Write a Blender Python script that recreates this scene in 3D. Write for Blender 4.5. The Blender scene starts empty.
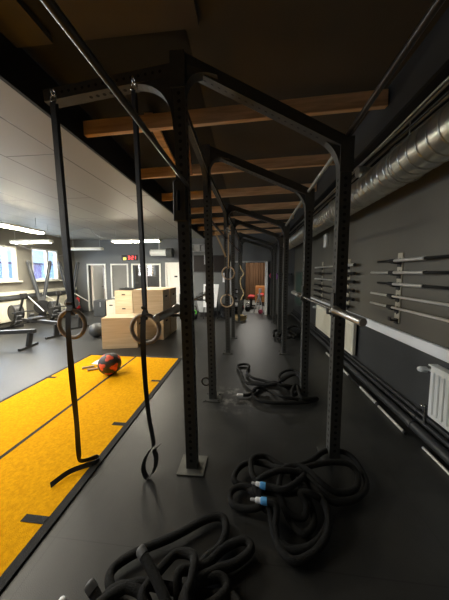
import bpy, math, random
from mathutils import Vector, Matrix, Euler
random.seed(4)
S = bpy.context.scene
COL = S.collection
PI = math.pi

# ------------------------------------------------------------------ materials
def nodes(name):
    m = bpy.data.materials.new(name); m.use_nodes = True
    nt = m.node_tree
    return m, nt, nt.nodes['Principled BSDF']

def pm(name, col, rough=.6, metal=0., var=.12, scale=6., bump=0., bscale=60., spec=.5, stretch=None, coat=0.):
    m, nt, b = nodes(name)
    N = nt.nodes; L = nt.links
    tc = N.new('ShaderNodeTexCoord'); mp = N.new('ShaderNodeMapping')
    L.new(tc.outputs['Object'], mp.inputs['Vector'])
    if stretch: mp.inputs['Scale'].default_value = stretch
    no = N.new('ShaderNodeTexNoise'); no.inputs['Scale'].default_value = scale; no.inputs['Detail'].default_value = 5
    L.new(mp.outputs['Vector'], no.inputs['Vector'])
    r = N.new('ShaderNodeValToRGB')
    a = [max(0, c*(1-var)) for c in col]; z = [min(1, c*(1+var)) for c in col]
    r.color_ramp.elements[0].position = .3; r.color_ramp.elements[1].position = .7
    r.color_ramp.elements[0].color = (*a, 1); r.color_ramp.elements[1].color = (*z, 1)
    L.new(no.outputs['Fac'], r.inputs['Fac']); L.new(r.outputs['Color'], b.inputs['Base Color'])
    b.inputs['Roughness'].default_value = rough; b.inputs['Metallic'].default_value = metal
    b.inputs['Specular IOR Level'].default_value = spec
    if coat: b.inputs['Coat Weight'].default_value = coat
    if bump:
        n2 = N.new('ShaderNodeTexNoise'); n2.inputs['Scale'].default_value = bscale; n2.inputs['Detail'].default_value = 4
        L.new(mp.outputs['Vector'], n2.inputs['Vector'])
        bp = N.new('ShaderNodeBump'); bp.inputs['Strength'].default_value = bump; bp.inputs['Distance'].default_value = .01
        L.new(n2.outputs['Fac'], bp.inputs['Height']); L.new(bp.outputs['Normal'], b.inputs['Normal'])
    return m

def emit(name, col, st):
    m, nt, b = nodes(name)
    b.inputs['Base Color'].default_value = (*col, 1)
    b.inputs['Emission Color'].default_value = (*col, 1); b.inputs['Emission Strength'].default_value = st
    return m

def glass(name, tint=(.9, .95, 1), refl=.12):
    m = bpy.data.materials.new(name); m.use_nodes = True
    nt = m.node_tree; nt.nodes.clear()
    o = nt.nodes.new('ShaderNodeOutputMaterial'); mx = nt.nodes.new('ShaderNodeMixShader')
    t = nt.nodes.new('ShaderNodeBsdfTransparent'); g = nt.nodes.new('ShaderNodeBsdfGlossy')
    t.inputs['Color'].default_value = (*tint, 1); g.inputs['Roughness'].default_value = .02
    mx.inputs['Fac'].default_value = refl
    nt.links.new(t.outputs[0], mx.inputs[1]); nt.links.new(g.outputs[0], mx.inputs[2]); nt.links.new(mx.outputs[0], o.inputs[0])
    return m

def panel_ceiling(name, col):
    m, nt, b = nodes(name); N = nt.nodes; L = nt.links
    tc = N.new('ShaderNodeTexCoord'); mp = N.new('ShaderNodeMapping')
    L.new(tc.outputs['Object'], mp.inputs['Vector'])
    mp.inputs['Location'].default_value = (-2.5, -1.48, 0)
    mp.inputs['Rotation'].default_value = (0, 0, -PI/2)
    br = N.new('ShaderNodeTexBrick'); L.new(mp.outputs['Vector'], br.inputs['Vector'])
    br.inputs['Scale'].default_value = 1; br.inputs['Brick Width'].default_value = 2.9; br.inputs['Row Height'].default_value = .67
    br.inputs['Mortar Size'].default_value = .009; br.inputs['Mortar Smooth'].default_value = .2
    br.inputs['Color1'].default_value = (*col, 1); br.inputs['Color2'].default_value = (*[c*.93 for c in col], 1)
    br.inputs['Mortar'].default_value = (*[c*.25 for c in col], 1)
    L.new(br.outputs['Color'], b.inputs['Base Color'])
    b.inputs['Roughness'].default_value = .5; b.inputs['Specular IOR Level'].default_value = .35
    bp = N.new('ShaderNodeBump'); bp.inputs['Strength'].default_value = .4; bp.inputs['Distance'].default_value = .01; bp.invert = True
    L.new(br.outputs['Fac'], bp.inputs['Height']); L.new(bp.outputs['Normal'], b.inputs['Normal'])
    return m

def turf(name):
    m, nt, b = nodes(name); N = nt.nodes; L = nt.links
    tc = N.new('ShaderNodeTexCoord')
    n1 = N.new('ShaderNodeTexNoise'); n1.inputs['Scale'].default_value = 45; n1.inputs['Detail'].default_value = 6
    L.new(tc.outputs['Object'], n1.inputs['Vector'])
    r = N.new('ShaderNodeValToRGB'); r.color_ramp.elements[0].position = .25; r.color_ramp.elements[1].position = .7
    r.color_ramp.elements[0].color = (.70, .31, .0, 1); r.color_ramp.elements[1].color = (.92, .46, .003, 1)
    L.new(n1.outputs['Fac'], r.inputs['Fac']); L.new(r.outputs['Color'], b.inputs['Base Color'])
    n2 = N.new('ShaderNodeTexNoise'); n2.inputs['Scale'].default_value = 170; n2.inputs['Detail'].default_value = 3
    L.new(tc.outputs['Object'], n2.inputs['Vector'])
    bp = N.new('ShaderNodeBump'); bp.inputs['Strength'].default_value = .55; bp.inputs['Distance'].default_value = .012
    L.new(n2.outputs['Fac'], bp.inputs['Height']); L.new(bp.outputs['Normal'], b.inputs['Normal'])
    b.inputs['Roughness'].default_value = .95; b.inputs['Specular IOR Level'].default_value = .1
    return m

def rubber_floor(name):
    m, nt, b = nodes(name); N = nt.nodes; L = nt.links
    tc = N.new('ShaderNodeTexCoord')
    n1 = N.new('ShaderNodeTexNoise'); n1.inputs['Scale'].default_value = 2.2; n1.inputs['Detail'].default_value = 8
    n1.inputs['Roughness'].default_value = .65
    L.new(tc.outputs['Object'], n1.inputs['Vector'])
    r = N.new('ShaderNodeValToRGB'); r.color_ramp.elements[0].position = .3; r.color_ramp.elements[1].position = .75
    r.color_ramp.elements[0].color = (.018, .0185, .018, 1); r.color_ramp.elements[1].color = (.034, .034, .032, 1)
    L.new(n1.outputs['Fac'], r.inputs['Fac'])
    br = N.new('ShaderNodeTexBrick'); L.new(tc.outputs['Object'], br.inputs['Vector'])
    br.offset = 0; br.inputs['Scale'].default_value = 1; br.inputs['Brick Width'].default_value = 1.15; br.inputs['Row Height'].default_value = 1.15
    br.inputs['Mortar Size'].default_value = .003; br.inputs['Mortar Smooth'].default_value = .3
    br.inputs['Color1'].default_value = (1, 1, 1, 1); br.inputs['Color2'].default_value = (1, 1, 1, 1); br.inputs['Mortar'].default_value = (.55, .55, .55, 1)
    mx = N.new('ShaderNodeMix'); mx.data_type = 'RGBA'; mx.blend_type = 'MULTIPLY'; mx.inputs[0].default_value = 1
    L.new(r.outputs['Color'], mx.inputs[6]); L.new(br.outputs['Color'], mx.inputs[7])
    # pale chalk dust smudges
    n3 = N.new('ShaderNodeTexNoise'); n3.inputs['Scale'].default_value = 1.3; n3.inputs['Detail'].default_value = 12; n3.inputs['Roughness'].default_value = .75
    L.new(tc.outputs['Object'], n3.inputs['Vector'])
    r3 = N.new('ShaderNodeValToRGB'); r3.color_ramp.elements[0].position = .62; r3.color_ramp.elements[1].position = .8
    L.new(n3.outputs['Fac'], r3.inputs['Fac'])
    m2 = N.new('ShaderNodeMix'); m2.data_type = 'RGBA'; m2.inputs[7].default_value = (.12, .12, .11, 1)
    ml = N.new('ShaderNodeMath'); ml.operation = 'MULTIPLY'; ml.inputs[1].default_value = .35
    L.new(r3.outputs['Color'], ml.inputs[0]); L.new(ml.outputs[0], m2.inputs[0]); L.new(mx.outputs[2], m2.inputs[6])
    ds = N.new('ShaderNodeVectorMath'); ds.operation = 'DISTANCE'; ds.inputs[1].default_value = (-.16, 2.82, 0)
    L.new(tc.outputs['Object'], ds.inputs[0])
    rd = N.new('ShaderNodeMapRange'); rd.inputs[1].default_value = .05; rd.inputs[2].default_value = .42; rd.inputs[3].default_value = 1; rd.inputs[4].default_value = 0
    L.new(ds.outputs['Value'], rd.inputs[0])
    n4 = N.new('ShaderNodeTexNoise'); n4.inputs['Scale'].default_value = 9; n4.inputs['Detail'].default_value = 10; n4.inputs['Roughness'].default_value = .7
    L.new(tc.outputs['Object'], n4.inputs['Vector'])
    r4 = N.new('ShaderNodeValToRGB'); r4.color_ramp.elements[0].position = .5; r4.color_ramp.elements[1].position = .75
    L.new(n4.outputs['Fac'], r4.inputs['Fac'])
    mm = N.new('ShaderNodeMath'); mm.operation = 'MULTIPLY'; L.new(rd.outputs[0], mm.inputs[0]); L.new(r4.outputs['Color'], mm.inputs[1])
    m3 = N.new('ShaderNodeMix'); m3.data_type = 'RGBA'; m3.inputs[7].default_value = (.38, .37, .34, 1)
    L.new(mm.outputs[0], m3.inputs[0]); L.new(m2.outputs[2], m3.inputs[6])
    L.new(m3.outputs[2], b.inputs['Base Color'])
    b.inputs['Roughness'].default_value = .42; b.inputs['Specular IOR Level'].default_value = .5
    n2 = N.new('ShaderNodeTexNoise'); n2.inputs['Scale'].default_value = 220; L.new(tc.outputs['Object'], n2.inputs['Vector'])
    bp = N.new('ShaderNodeBump'); bp.inputs['Strength'].default_value = .25; bp.inputs['Distance'].default_value = .004
    L.new(n2.outputs['Fac'], bp.inputs['Height']); L.new(bp.outputs['Normal'], b.inputs['Normal'])
    return m

def wood(name, a, z, axis=0, rough=.6):
    m, nt, b = nodes(name); N = nt.nodes; L = nt.links
    tc = N.new('ShaderNodeTexCoord'); mp = N.new('ShaderNodeMapping')
    L.new(tc.outputs['Object'], mp.inputs['Vector'])
    sc = [14, 14, 14]; sc[axis] = 1.2; mp.inputs['Scale'].default_value = sc
    n1 = N.new('ShaderNodeTexNoise'); n1.inputs['Scale'].default_value = 1; n1.inputs['Detail'].default_value = 6; n1.inputs['Distortion'].default_value = 1.2
    L.new(mp.outputs['Vector'], n1.inputs['Vector'])
    r = N.new('ShaderNodeValToRGB'); r.color_ramp.elements[0].position = .32; r.color_ramp.elements[1].position = .68
    r.color_ramp.elements[0].color = (*a, 1); r.color_ramp.elements[1].color = (*z, 1)
    L.new(n1.outputs['Fac'], r.inputs['Fac'])
    vo = N.new('ShaderNodeTexVoronoi'); vo.inputs['Scale'].default_value = 2.6; L.new(tc.outputs['Object'], vo.inputs['Vector'])
    r2 = N.new('ShaderNodeValToRGB'); r2.color_ramp.elements[0].position = .03; r2.color_ramp.elements[1].position = .1
    r2.color_ramp.elements[0].color = (.35, .3, .28, 1); r2.color_ramp.elements[1].color = (1, 1, 1, 1)
    L.new(vo.outputs['Distance'], r2.inputs['Fac'])
    mx = N.new('ShaderNodeMix'); mx.data_type = 'RGBA'; mx.blend_type = 'MULTIPLY'; mx.inputs[0].default_value = .8
    L.new(r.outputs['Color'], mx.inputs[6]); L.new(r2.outputs['Color'], mx.inputs[7])
    L.new(mx.outputs[2], b.inputs['Base Color']); b.inputs['Roughness'].default_value = rough
    return m

M = {}
M['floor'] = rubber_floor('rubber floor'); M['turf'] = turf('yellow turf')
M['floor2'] = pm('worn concrete floor', (.2, .2, .18), .5, var=.25, scale=3)
M['turf_edge'] = pm('black turf binding', (.018, .018, .018), .9, bump=.6, bscale=150)
M['wall_dark'] = pm('charcoal wall paint', (.118, .110, .088), .5, var=.05, scale=2, bump=.12, bscale=90)
M['wall_low'] = pm('blue black lower wall paint', (.040, .042, .043), .45, var=.05, scale=2, bump=.1, bscale=90)
M['wall_back'] = pm('slate grey wall paint', (.135, .142, .145), .6, var=.05, scale=2)
M['wall_left'] = pm('warm grey wall paint', (.19, .18, .155), .6, var=.05, scale=2)
M['ceil'] = panel_ceiling('pale ceiling panels', (.31, .305, .27))
M['deck_shade'] = pm('roof deck darkened as shade', (.012, .012, .013), .8)  # left deck and fascia: shade there is put into the base colour
M['deck_brown'] = pm('brown roof boarding', (.075, .062, .042), .75, var=.1, scale=2)
M['panel_brown'] = pm('brown ceiling board', (.085, .072, .056), .8, var=.05, scale=3)
M['bulk'] = pm('dark plaster bulkhead', (.026, .025, .022), .7, var=.08, scale=3)
M['soffit'] = pm('black soffit', (.010, .010, .010), .8)
M['rafter'] = wood('pine rafter', (.47, .275, .14), (.84, .55, .31), 0)
M['brace'] = wood('reddish pine brace', (.16, .07, .03), (.30, .14, .06), 2)
M['ply'] = wood('birch plywood', (.52, .37, .215), (.64, .48, .295), 0, .55)
M['ply2'] = wood('pale plywood', (.66, .55, .42), (.76, .66, .53), 2, .55)
M['orange_wood'] = wood('orange plywood', (.42, .17, .05), (.55, .25, .08), 0, .5)
M['ringwood'] = wood('grey brown ring wood', (.36, .29, .235), (.48, .40, .33), 1, .55)
M['ringtan'] = wood('tan ring wood', (.55, .40, .25), (.68, .52, .36), 1, .5)
M['steel'] = pm('black powder coated steel', (.050, .051, .048), .5, 0, .15, 20, .05, 200, .3)
M['holder'] = pm('pale steel holder plate', (.50, .46, .36), .5, .2, .15, 14)
M['satin'] = pm('satin steel sleeve', (.48, .47, .44), .33, .85, .06, 30)
M['plate'] = pm('scuffed steel foot plate', (.13, .13, .115), .5, .4, .2, 14)
M['steel2'] = pm('satin black steel bar', (.05, .045, .04), .3, .6, .1, 20)
M['hole'] = pm('dark bolt hole', (.003, .003, .003), .9)
M['bright'] = pm('bare galvanised plate', (.42, .41, .36), .42, .6, .12, 14)
M['chrome'] = pm('brushed chrome', (.62, .61, .58), .27, 1, .06, 30, stretch=(1, .1, 1))
M['barblack'] = pm('black oxide shaft', (.02, .02, .02), .35, .5, .1, 40)
M['duct'] = pm('galvanised duct steel', (.66, .66, .60), .29, .92, .2, 9)
M['rope'] = pm('black braided rope sleeve', (.011, .011, .0105), .85, 0, .2, 40, .6, 160, .25)
M['tanrope'] = pm('tan manila rope', (.50, .38, .20), .85, 0, .2, 40, .6, 120)
M['strap'] = pm('black nylon webbing', (.020, .021, .024), .55, 0, .1, 80, .3, 300)
M['tanstrap'] = pm('tan webbing', (.42, .29, .15), .7, 0, .1, 60)
M['white'] = pm('white paint', (.78, .77, .72), .45, var=.02)
M['cream'] = pm('cream enamel', (.78, .75, .62), .4, var=.03)
M['radw'] = pm('white enamel radiator', (.80, .82, .80), .35, var=.02)
M['rail'] = pm('white plastic trunking', (.84, .86, .88), .4, var=.03)
M['pipe'] = pm('dark painted pipe', (.035, .036, .038), .4, 0, .1, 8)
M['black'] = pm('black plastic', (.018, .018, .019), .45, 0, .1, 20)
M['grey'] = pm('dark grey plastic', (.075, .078, .082), .5, 0, .1, 10)
M['skigrey'] = pm('blue grey painted steel', (.030, .035, .042), .75, spec=.15)
M['lgrey'] = pm('light grey plastic', (.38, .39, .40), .5, 0, .1, 10)
M['vinyl'] = pm('dark grey vinyl', (.045, .048, .05), .45, 0, .15, 10, .15, 60)
M['ballblack'] = pm('black rubber ball', (.030, .026, .024), .55, 0, .1, 20, .3, 120)
M['ballred'] = pm('orange red rubber patch', (.72, .10, .045), .55, 0, .1, 20, .3, 120)
M['red'] = pm('red paint', (.65, .03, .03), .4, var=.05)
M['pink'] = pm('pink rubber', (.55, .08, .15), .5)
M['purple'] = pm('purple rubber', (.32, .10, .45), .5)
M['orange'] = pm('orange rubber', (.7, .3, .12), .5)
M['green'] = pm('bright green plastic', (.12, .62, .06), .5)
M['greenb'] = pm('muted green board', (.05, .085, .065), .6)
M['blue'] = pm('blue tape', (.10, .38, .75), .5)
M['alu'] = pm('brushed aluminium', (.48, .49, .50), .35, .8, .1, 20)
M['silver'] = pm('silver rod', (.72, .71, .66), .35, .5)
M['tv'] = pm('dark glossy screen', (.016, .012, .012), .5, var=.1, spec=.2)
M['curtain'] = pm('brown curtain cloth', (.105, .052, .022), .85, var=.25, scale=4, stretch=(6, 1, .4))
M['paper'] = pm('white paper', (.82, .83, .85), .7, var=.02)
M['tube'] = emit('lit fluorescent tube', (1, .92, .72), 62)
M['tubeoff'] = pm('unlit white tube', (.8, .82, .84), .3, var=.02)
M['led'] = emit('red led digits', (1, .05, .04), 2.2)
M['yellow'] = emit('yellow indicator', (.95, .85, .15), .7)
M['glass'] = glass('window glass'); M['glass_dark'] = glass('interior glass', (.85, .87, .9), .07)
M['blind'] = pm('grey blind', (.20, .195, .175), .7, var=.05)
M['daypane'] = emit('daylit far window', (.55, .75, 1), 2.2)
M['house_lilac'] = pm('lilac house render', (.50, .36, .58), .8, var=.1)
M['house_white'] = pm('white house band', (.85, .87, .92), .8, var=.05)
M['house_blue'] = pm('pale blue house render', (.60, .74, .85), .8, var=.05)

# ------------------------------------------------------------------ mesh builder
class MB:
    def __init__(s): s.v = []; s.f = []; s.mi = []; s.sm = []; s.mats = []
    def _m(s, m):
        if m is None: return 0
        if m not in s.mats: s.mats.append(m)
        return s.mats.index(m)
    def add(s, vs, fs, m=None, smooth=False, mat=None):
        b = len(s.v); i = s._m(m)
        for v in vs:
            v = Vector(v)
            s.v.append(mat @ v if mat else v)
        for f in fs: s.f.append([b+k for k in f]); s.mi.append(i); s.sm.append(smooth)
    def box(s, c, d, m=None, rot=None):
        x, y, z = [k/2 for k in d]
        vs = [Vector((i, j, k)) for i in (-x, x) for j in (-y, y) for k in (-z, z)]
        R = Euler(rot).to_matrix() if rot else None
        vs = [(R @ v if R else v) + Vector(c) for v in vs]
        s.add(vs, [(0,1,3,2),(4,6,7,5),(0,4,5,1),(2,3,7,6),(0,2,6,4),(1,5,7,3)], m)
    def cbox(s, c, d, ch, m=None, rot=None):
        # box with chamfered edges
        x, y, z = [k/2 for k in d]; ch = min(ch, x*.9, y*.9, z*.9)
        pts = []
        for sx in (-1, 1):
            for sy in (-1, 1):
                for sz in (-1, 1):
                    pts += [Vector((sx*x, sy*(y-ch), sz*(z-ch))), Vector((sx*(x-ch), sy*y, sz*(z-ch))), Vector((sx*(x-ch), sy*(y-ch), sz*z))]
        import bmesh
        bm = bmesh.new()
        for p in pts: bm.verts.new(p)
        bmesh.ops.convex_hull(bm, input=bm.verts[:])
        bmesh.ops.dissolve_limit(bm, angle_limit=.01, verts=bm.verts[:], edges=bm.edges[:])
        bm.verts.index_update()
        R = Euler(rot).to_matrix() if rot else None
        vs = [(R @ v.co if R else v.co.copy()) + Vector(c) for v in bm.verts]
        fs = [[v.index for v in f.verts] for f in bm.faces]
        bm.free(); s.add(vs, fs, m)
    def bar(s, a, b, w, h, m=None, up=(0, 0, 1)):
        a = Vector(a); b = Vector(b); d = (b-a); L = d.length; d.normalize()
        u = Vector(up); 
        if abs(d.dot(u)) > .98: u = Vector((0, 1, 0))
        r = d.cross(u).normalized(); u = r.cross(d)
        vs = [p + r*(i*w/2) + u*(j*h/2) for p in (a, b) for i in (-1, 1) for j in (-1, 1)]
        s.add(vs, [(0,1,3,2),(4,6,7,5),(0,4,5,1),(2,3,7,6),(0,2,6,4),(1,5,7,3)], m)
    def tube(s, path, r, seg=10, m=None, caps=True, closed=False):
        P = [Vector(p) for p in path]; n = len(P)
        rs = r if isinstance(r, (list, tuple)) else [r]*n
        vs = []; prev = None
        for i in range(n):
            if closed: t = P[(i+1) % n] - P[i-1]
            else: t = P[min(i+1, n-1)] - P[max(i-1, 0)]
            if t.length < 1e-9: t = Vector((0, 0, 1))
            t.normalize()
            if prev is None:
                u = Vector((0, 0, 1)) if abs(t.z) < .9 else Vector((1, 0, 0))
                u = (u - t*u.dot(t)).normalized()
            else:
                u = prev - t*prev.dot(t)
                u = u.normalized() if u.length > 1e-6 else t.orthogonal().normalized()
            prev = u; w = t.cross(u)
            for k in range(seg):
                a = 2*PI*k/seg; vs.append(P[i] + (u*math.cos(a) + w*math.sin(a))*rs[i])
        fs = []
        for i in range(n if closed else n-1):
            j = (i+1) % n
            for k in range(seg):
                q = (k+1) % seg; fs.append((i*seg+k, i*seg+q, j*seg+q, j*seg+k))
        s.add(vs, fs, m, True)
        if caps and not closed:
            s.add(vs[:seg], [tuple(reversed(range(seg)))], m); s.add(vs[-seg:], [tuple(range(seg))], m)
    def cyl(s, a, b, r, seg=16, m=None): s.tube([a, b], r, seg, m)
    def lathe(s, prof, m=None, seg=20, c=(0, 0, 0), axis='z', smooth=True):
        # prof: (radius, height)
        R = {'z': Matrix(), 'y': Matrix.Rotation(-PI/2, 4, 'X'), 'x': Matrix.Rotation(PI/2, 4, 'Y')}[axis]
        T = Matrix.Translation(c) @ R
        vs = []; fs = []
        for r, h in prof:
            for k in range(seg): vs.append((r*math.cos(2*PI*k/seg), r*math.sin(2*PI*k/seg), h))
        for i in range(len(prof)-1):
            for k in range(seg):
                q = (k+1) % seg; fs.append((i*seg+k, i*seg+q, (i+1)*seg+q, (i+1)*seg+k))
        if prof[0][0] > 1e-5: fs.append(tuple(reversed(range(seg))))
        if prof[-1][0] > 1e-5: fs.append(tuple((len(prof)-1)*seg+k for k in range(seg)))
        s.add(vs, fs, m, smooth, T)
    def prism(s, poly, depth, m=None, mat=None):
        # poly in XZ, extruded along Y (centred)
        n = len(poly)
        vs = [(p[0], -depth/2, p[1]) for p in poly] + [(p[0], depth/2, p[1]) for p in poly]
        fs = [tuple(range(n)), tuple(reversed(range(n, 2*n)))] + [(i, i+n, (i+1) % n + n, (i+1) % n) for i in range(n)]
        s.add(vs, fs, m, False, mat)
    def ribbon(s, pts, wv, th=.003, m=None):
        # pts list, wv list of half width vectors
        P = [Vector(p) for p in pts]; n = len(P); vs = []
        for i in range(n):
            t = P[min(i+1, n-1)] - P[max(i-1, 0)]; w = Vector(wv[i]); k = t.cross(w)
            k = k.normalized()*th/2 if k.length > 1e-9 else Vector((0, 0, th/2))
            vs += [P[i]-w-k, P[i]+w-k, P[i]+w+k, P[i]-w+k]
        fs = [(0, 1, 2, 3), tuple(4*(n-1)+k for k in (3, 2, 1, 0))]
        for i in range(n-1):
            for k in range(4):
                q = (k+1) % 4; fs.append((4*i+k, 4*i+4+k, 4*i+4+q, 4*i+q))
        s.add(vs, fs, m, False)
    def torus(s, c, R, r, m=None, axis='y', seg=36, ts=12):
        pts = []
        for k in range(seg):
            a = 2*PI*k/seg; x, y = R*math.cos(a), R*math.sin(a)
            pts.append(Vector(c) + Vector({'y': (x, 0, y), 'z': (x, y, 0), 'x': (0, x, y)}[axis]))
        s.tube(pts, r, ts, m, False, True)
    def build(s, name, m=None, parent=None, bevel=0, loc=None):
        me = bpy.data.meshes.new(name)
        if m is not None and not s.mats: s.mats = [m]
        me.from_pydata([tuple(v) for v in s.v], [], s.f)
        for k in s.mats: me.materials.append(k)
        for p, i, q in zip(me.polygons, s.mi, s.sm): p.material_index = i; p.use_smooth = q
        import bmesh
        bm = bmesh.new(); bm.from_mesh(me); bmesh.ops.recalc_face_normals(bm, faces=bm.faces); bm.to_mesh(me); bm.free()
        o = bpy.data.objects.new(name, me); COL.objects.link(o)
        if parent: o.parent = parent
        if loc: o.location = loc
        if bevel:
            b = o.modifiers.new('Bevel', 'BEVEL'); b.width = bevel; b.segments = 2; b.limit_method = 'ANGLE'
        return o

def tag(o, label, cat, group=None, kind=None):
    o['label'] = label; o['category'] = cat
    if group: o['group'] = group
    if kind: o['kind'] = kind
    return o
def thing(name, label, cat, loc=(0, 0, 0), rz=0, group=None):
    o = bpy.data.objects.new(name, None); COL.objects.link(o)
    o.empty_display_size = .1; o.location = loc; o.rotation_euler = (0, 0, rz)
    return tag(o, label, cat, group)
def struct(name, mb, m=None, parent=None, bevel=0):
    o = mb.build(name, m, parent, bevel)
    if not parent: o['kind'] = 'structure'
    return o
def dup(root, loc=None, rz=None, label=None):
    r = root.copy(); COL.objects.link(r)
    if loc is not None: r.location = loc
    if rz is not None: r.rotation_euler = (0, 0, rz)
    if label: r['label'] = label
    for ch in list(root.children):
        c = ch.copy(); COL.objects.link(c); c.parent = r
        for g in list(ch.children):
            d = g.copy(); COL.objects.link(d); d.parent = c
    return r
def spline(P, n=6, closed=False):
    P = [Vector(p) for p in P]; out = []; N = len(P)
    for i in range(N if closed else N-1):
        if closed: a, b, c, d = P[i-1], P[i], P[(i+1) % N], P[(i+2) % N]
        else: a, b, c, d = P[max(i-1, 0)], P[i], P[i+1], P[min(i+2, N-1)]
        for k in range(n):
            t = k/n
            out.append(.5*((2*b) + (c-a)*t + (2*a-5*b+4*c-d)*t*t + (3*b-a-3*c+d)*t**3))
    if not closed: out.append(P[-1])
    return out

def wall_y(mb, y0, y1, x0, x1, z0, z1, holes, m=None):
    """wall spanning x, between y0 and y1, with rectangular holes (xa,xb,za,zb)"""
    xs = sorted({x0, x1, *[h[0] for h in holes], *[h[1] for h in holes]})
    zs = sorted({z0, z1, *[h[2] for h in holes], *[h[3] for h in holes]})
    for a, b in zip(xs, xs[1:]):
        for c, d in zip(zs, zs[1:]):
            mx, mz = (a+b)/2, (c+d)/2
            if any(h[0] < mx < h[1] and h[2] < mz < h[3] for h in holes): continue
            mb.box((mx, (y0+y1)/2, mz), (b-a, y1-y0, d-c), m)
def wall_x(mb, xa, xb, y0, y1, z0, z1, holes, m=None):
    ys = sorted({y0, y1, *[h[0] for h in holes], *[h[1] for h in holes]})
    zs = sorted({z0, z1, *[h[2] for h in holes], *[h[3] for h in holes]})
    for a, b in zip(ys, ys[1:]):
        for c, d in zip(zs, zs[1:]):
            my, mz = (a+b)/2, (c+d)/2
            if any(h[0] < my < h[1] and h[2] < mz < h[3] for h in holes): continue
            mb.box(((xa+xb)/2, my, mz), (xb-xa, b-a, d-c), m)

# ------------------------------------------------------------------ camera
cam = bpy.data.objects.new('camera', bpy.data.cameras.new('camera')); COL.objects.link(cam)
S.camera = cam
cam.data.sensor_fit = 'VERTICAL'; cam.data.sensor_height = 24; cam.data.lens = 24*228/600
cam.data.shift_y = -.0144
cam.data.clip_start = .03; cam.data.clip_end = 200
cam.location = (0, 0, 1.6); cam.rotation_euler = (math.radians(90-4.6), 0, math.radians(5.866))

# ------------------------------------------------------------------ room shell
XL, XR, YB, YF = -7.2, 1.75, 8.9, -3.0
ZC = 2.95; ZD = 3.28
mb = MB(); mb.box(((XL+XR)/2, (YF+YB)/2, -.1), (XR-XL+.4, YB-YF+.4, .2)); struct('floor', mb, M['floor'])
mb = MB(); mb.box((-2.0, 11.6, -.1), (8.2, 5.0, .2)); struct('floor.001', mb, M['floor2'])
# right wall: upper coat and darker lower coat under the rail
mb = MB()
mb.box((XR+.1, (YF+YB)/2, (.88+ZD)/2), (.2, YB-YF+.4, ZD-.88), M['wall_dark'])
mb.box((XR+.1, (YF+YB)/2, .44), (.2, YB-YF+.4, .88), M['wall_low'])
struct('wall_right', mb)
DOORA = (-6.60, -5.89, 0, 1.92); WB = (-5.56, -4.92, .62, 1.92); WC = (-4.66, -3.55, .62, 1.92); DOORD = (-3.24, -2.5, 0, 1.96)
OPEN = (-.62, .66, 0, 2.0)
VENTS = [(-2.17, -1.93, 2.46, 2.7), (-1.87, -1.63, 2.46, 2.7)]
mb = MB(); wall_y(mb, YB, YB+.15, XL-.2, XR+.2, 0, ZD+.2, [DOORA, WB, WC, DOORD, OPEN] + VENTS)
struct('wall_back', mb, M['wall_back'])
W1 = (4.6, 6.5, 1.36, 2.42); W2 = (6.99, 8.06, 1.34, 2.45); W3 = (.6, 3.4, 1.36, 2.42)
mb = MB(); wall_x(mb, XL-.2, XL, YF, YB, 0, ZD, [W1, W2, W3]); struct('wall_left', mb, M['wall_left'])
mb = MB(); mb.box(((XL+XR)/2, YF-.1, ZD/2), (XR-XL+.4, .2, ZD)); struct('wall_front', mb, M['wall_back'])
mb = MB(); mb.box(((XL-1.72)/2, (YF+YB)/2, ZC+.05), (-1.72-XL, YB-YF, .1)); struct('ceiling', mb, M['ceil'])
mb = MB(); mb.box((-1.71, (YF+YB)/2, (ZC+ZD)/2-.005), (.03, YB-YF, ZD-ZC)); struct('trim_1', mb, M['deck_shade'])
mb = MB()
mb.box((-1.08, (YF+YB)/2, ZD+.05), (1.28, YB-YF, .1), M['deck_shade'])
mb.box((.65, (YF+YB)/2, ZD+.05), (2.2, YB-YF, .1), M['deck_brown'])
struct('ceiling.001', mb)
mb = MB()
mb.box((-1.55, -.68, 3.265), (.29, 4.64, .05)); mb.box((-.80, -.68, 3.265), (.92, 4.64, .05)); struct('ceiling.002', mb, M['panel_brown'])
mb = MB()
mb.box((1.265, (YF+YB)/2, 3.14), (.03, YB-YF, .38), M['bulk']); mb.box((1.515, (YF+YB)/2, 2.97), (.47, YB-YF, .04), M['soffit'])
struct('trim_2', mb)
# adjoining rooms
mb = MB()
mb.box((.2, 13.9, 1.5), (4.2, .2, 3)); mb.box((1.95, 11.5, 1.5), (.2, 5, 3)); mb.box((-1.9, 11.5, 1.5), (.2, 5, 3)); struct('wall_storage_room', mb, M['wall_low'])
mb = MB(); mb.box((-3.1, 11.5, 3.0), (10.4, 5.0, .1)); struct('ceiling.003', mb, M['wall_back'])
mb = MB()
mb.box((-6.9, 10.35, 1.5), (2.6, .1, 3)); mb.box((-8.2, 9.7, 1.5), (.1, 1.3, 3)); mb.box((-5.72, 9.7, 1.5), (.1, 1.3, 3))
wall_y(mb, 11.0, 11.1, -5.66, -2.0, 0, 3, [(-4.35, -4.0, 1.25, 2.05), (-3.75, -3.4, 1.25, 2.05)])
mb.box((-5.72, 10.7, 1.5), (.1, .7, 3)); mb.box((-2.05, 10, 1.5), (.1, 2, 3))
struct('wall_office', mb, M['wall_left'])
mb = MB(); mb.box((-6.2, 9.9, -.1), (4.4, 2.4, .2)); struct('floor.002', mb, M['floor2'])
for k, x in enumerate((-4.175, -3.575)):
    mb = MB(); mb.box((x, 11.05, 1.65), (.35, .02, .8)); struct('window_%d' % (7+k), mb, M['daypane'])

# white rail along the right wall
mb = MB(); mb.cbox((XR-.02, (YF+YB)/2, .885), (.035, YB-YF-.02, .115), .008); struct('trim_3', mb, M['rail'])

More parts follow.
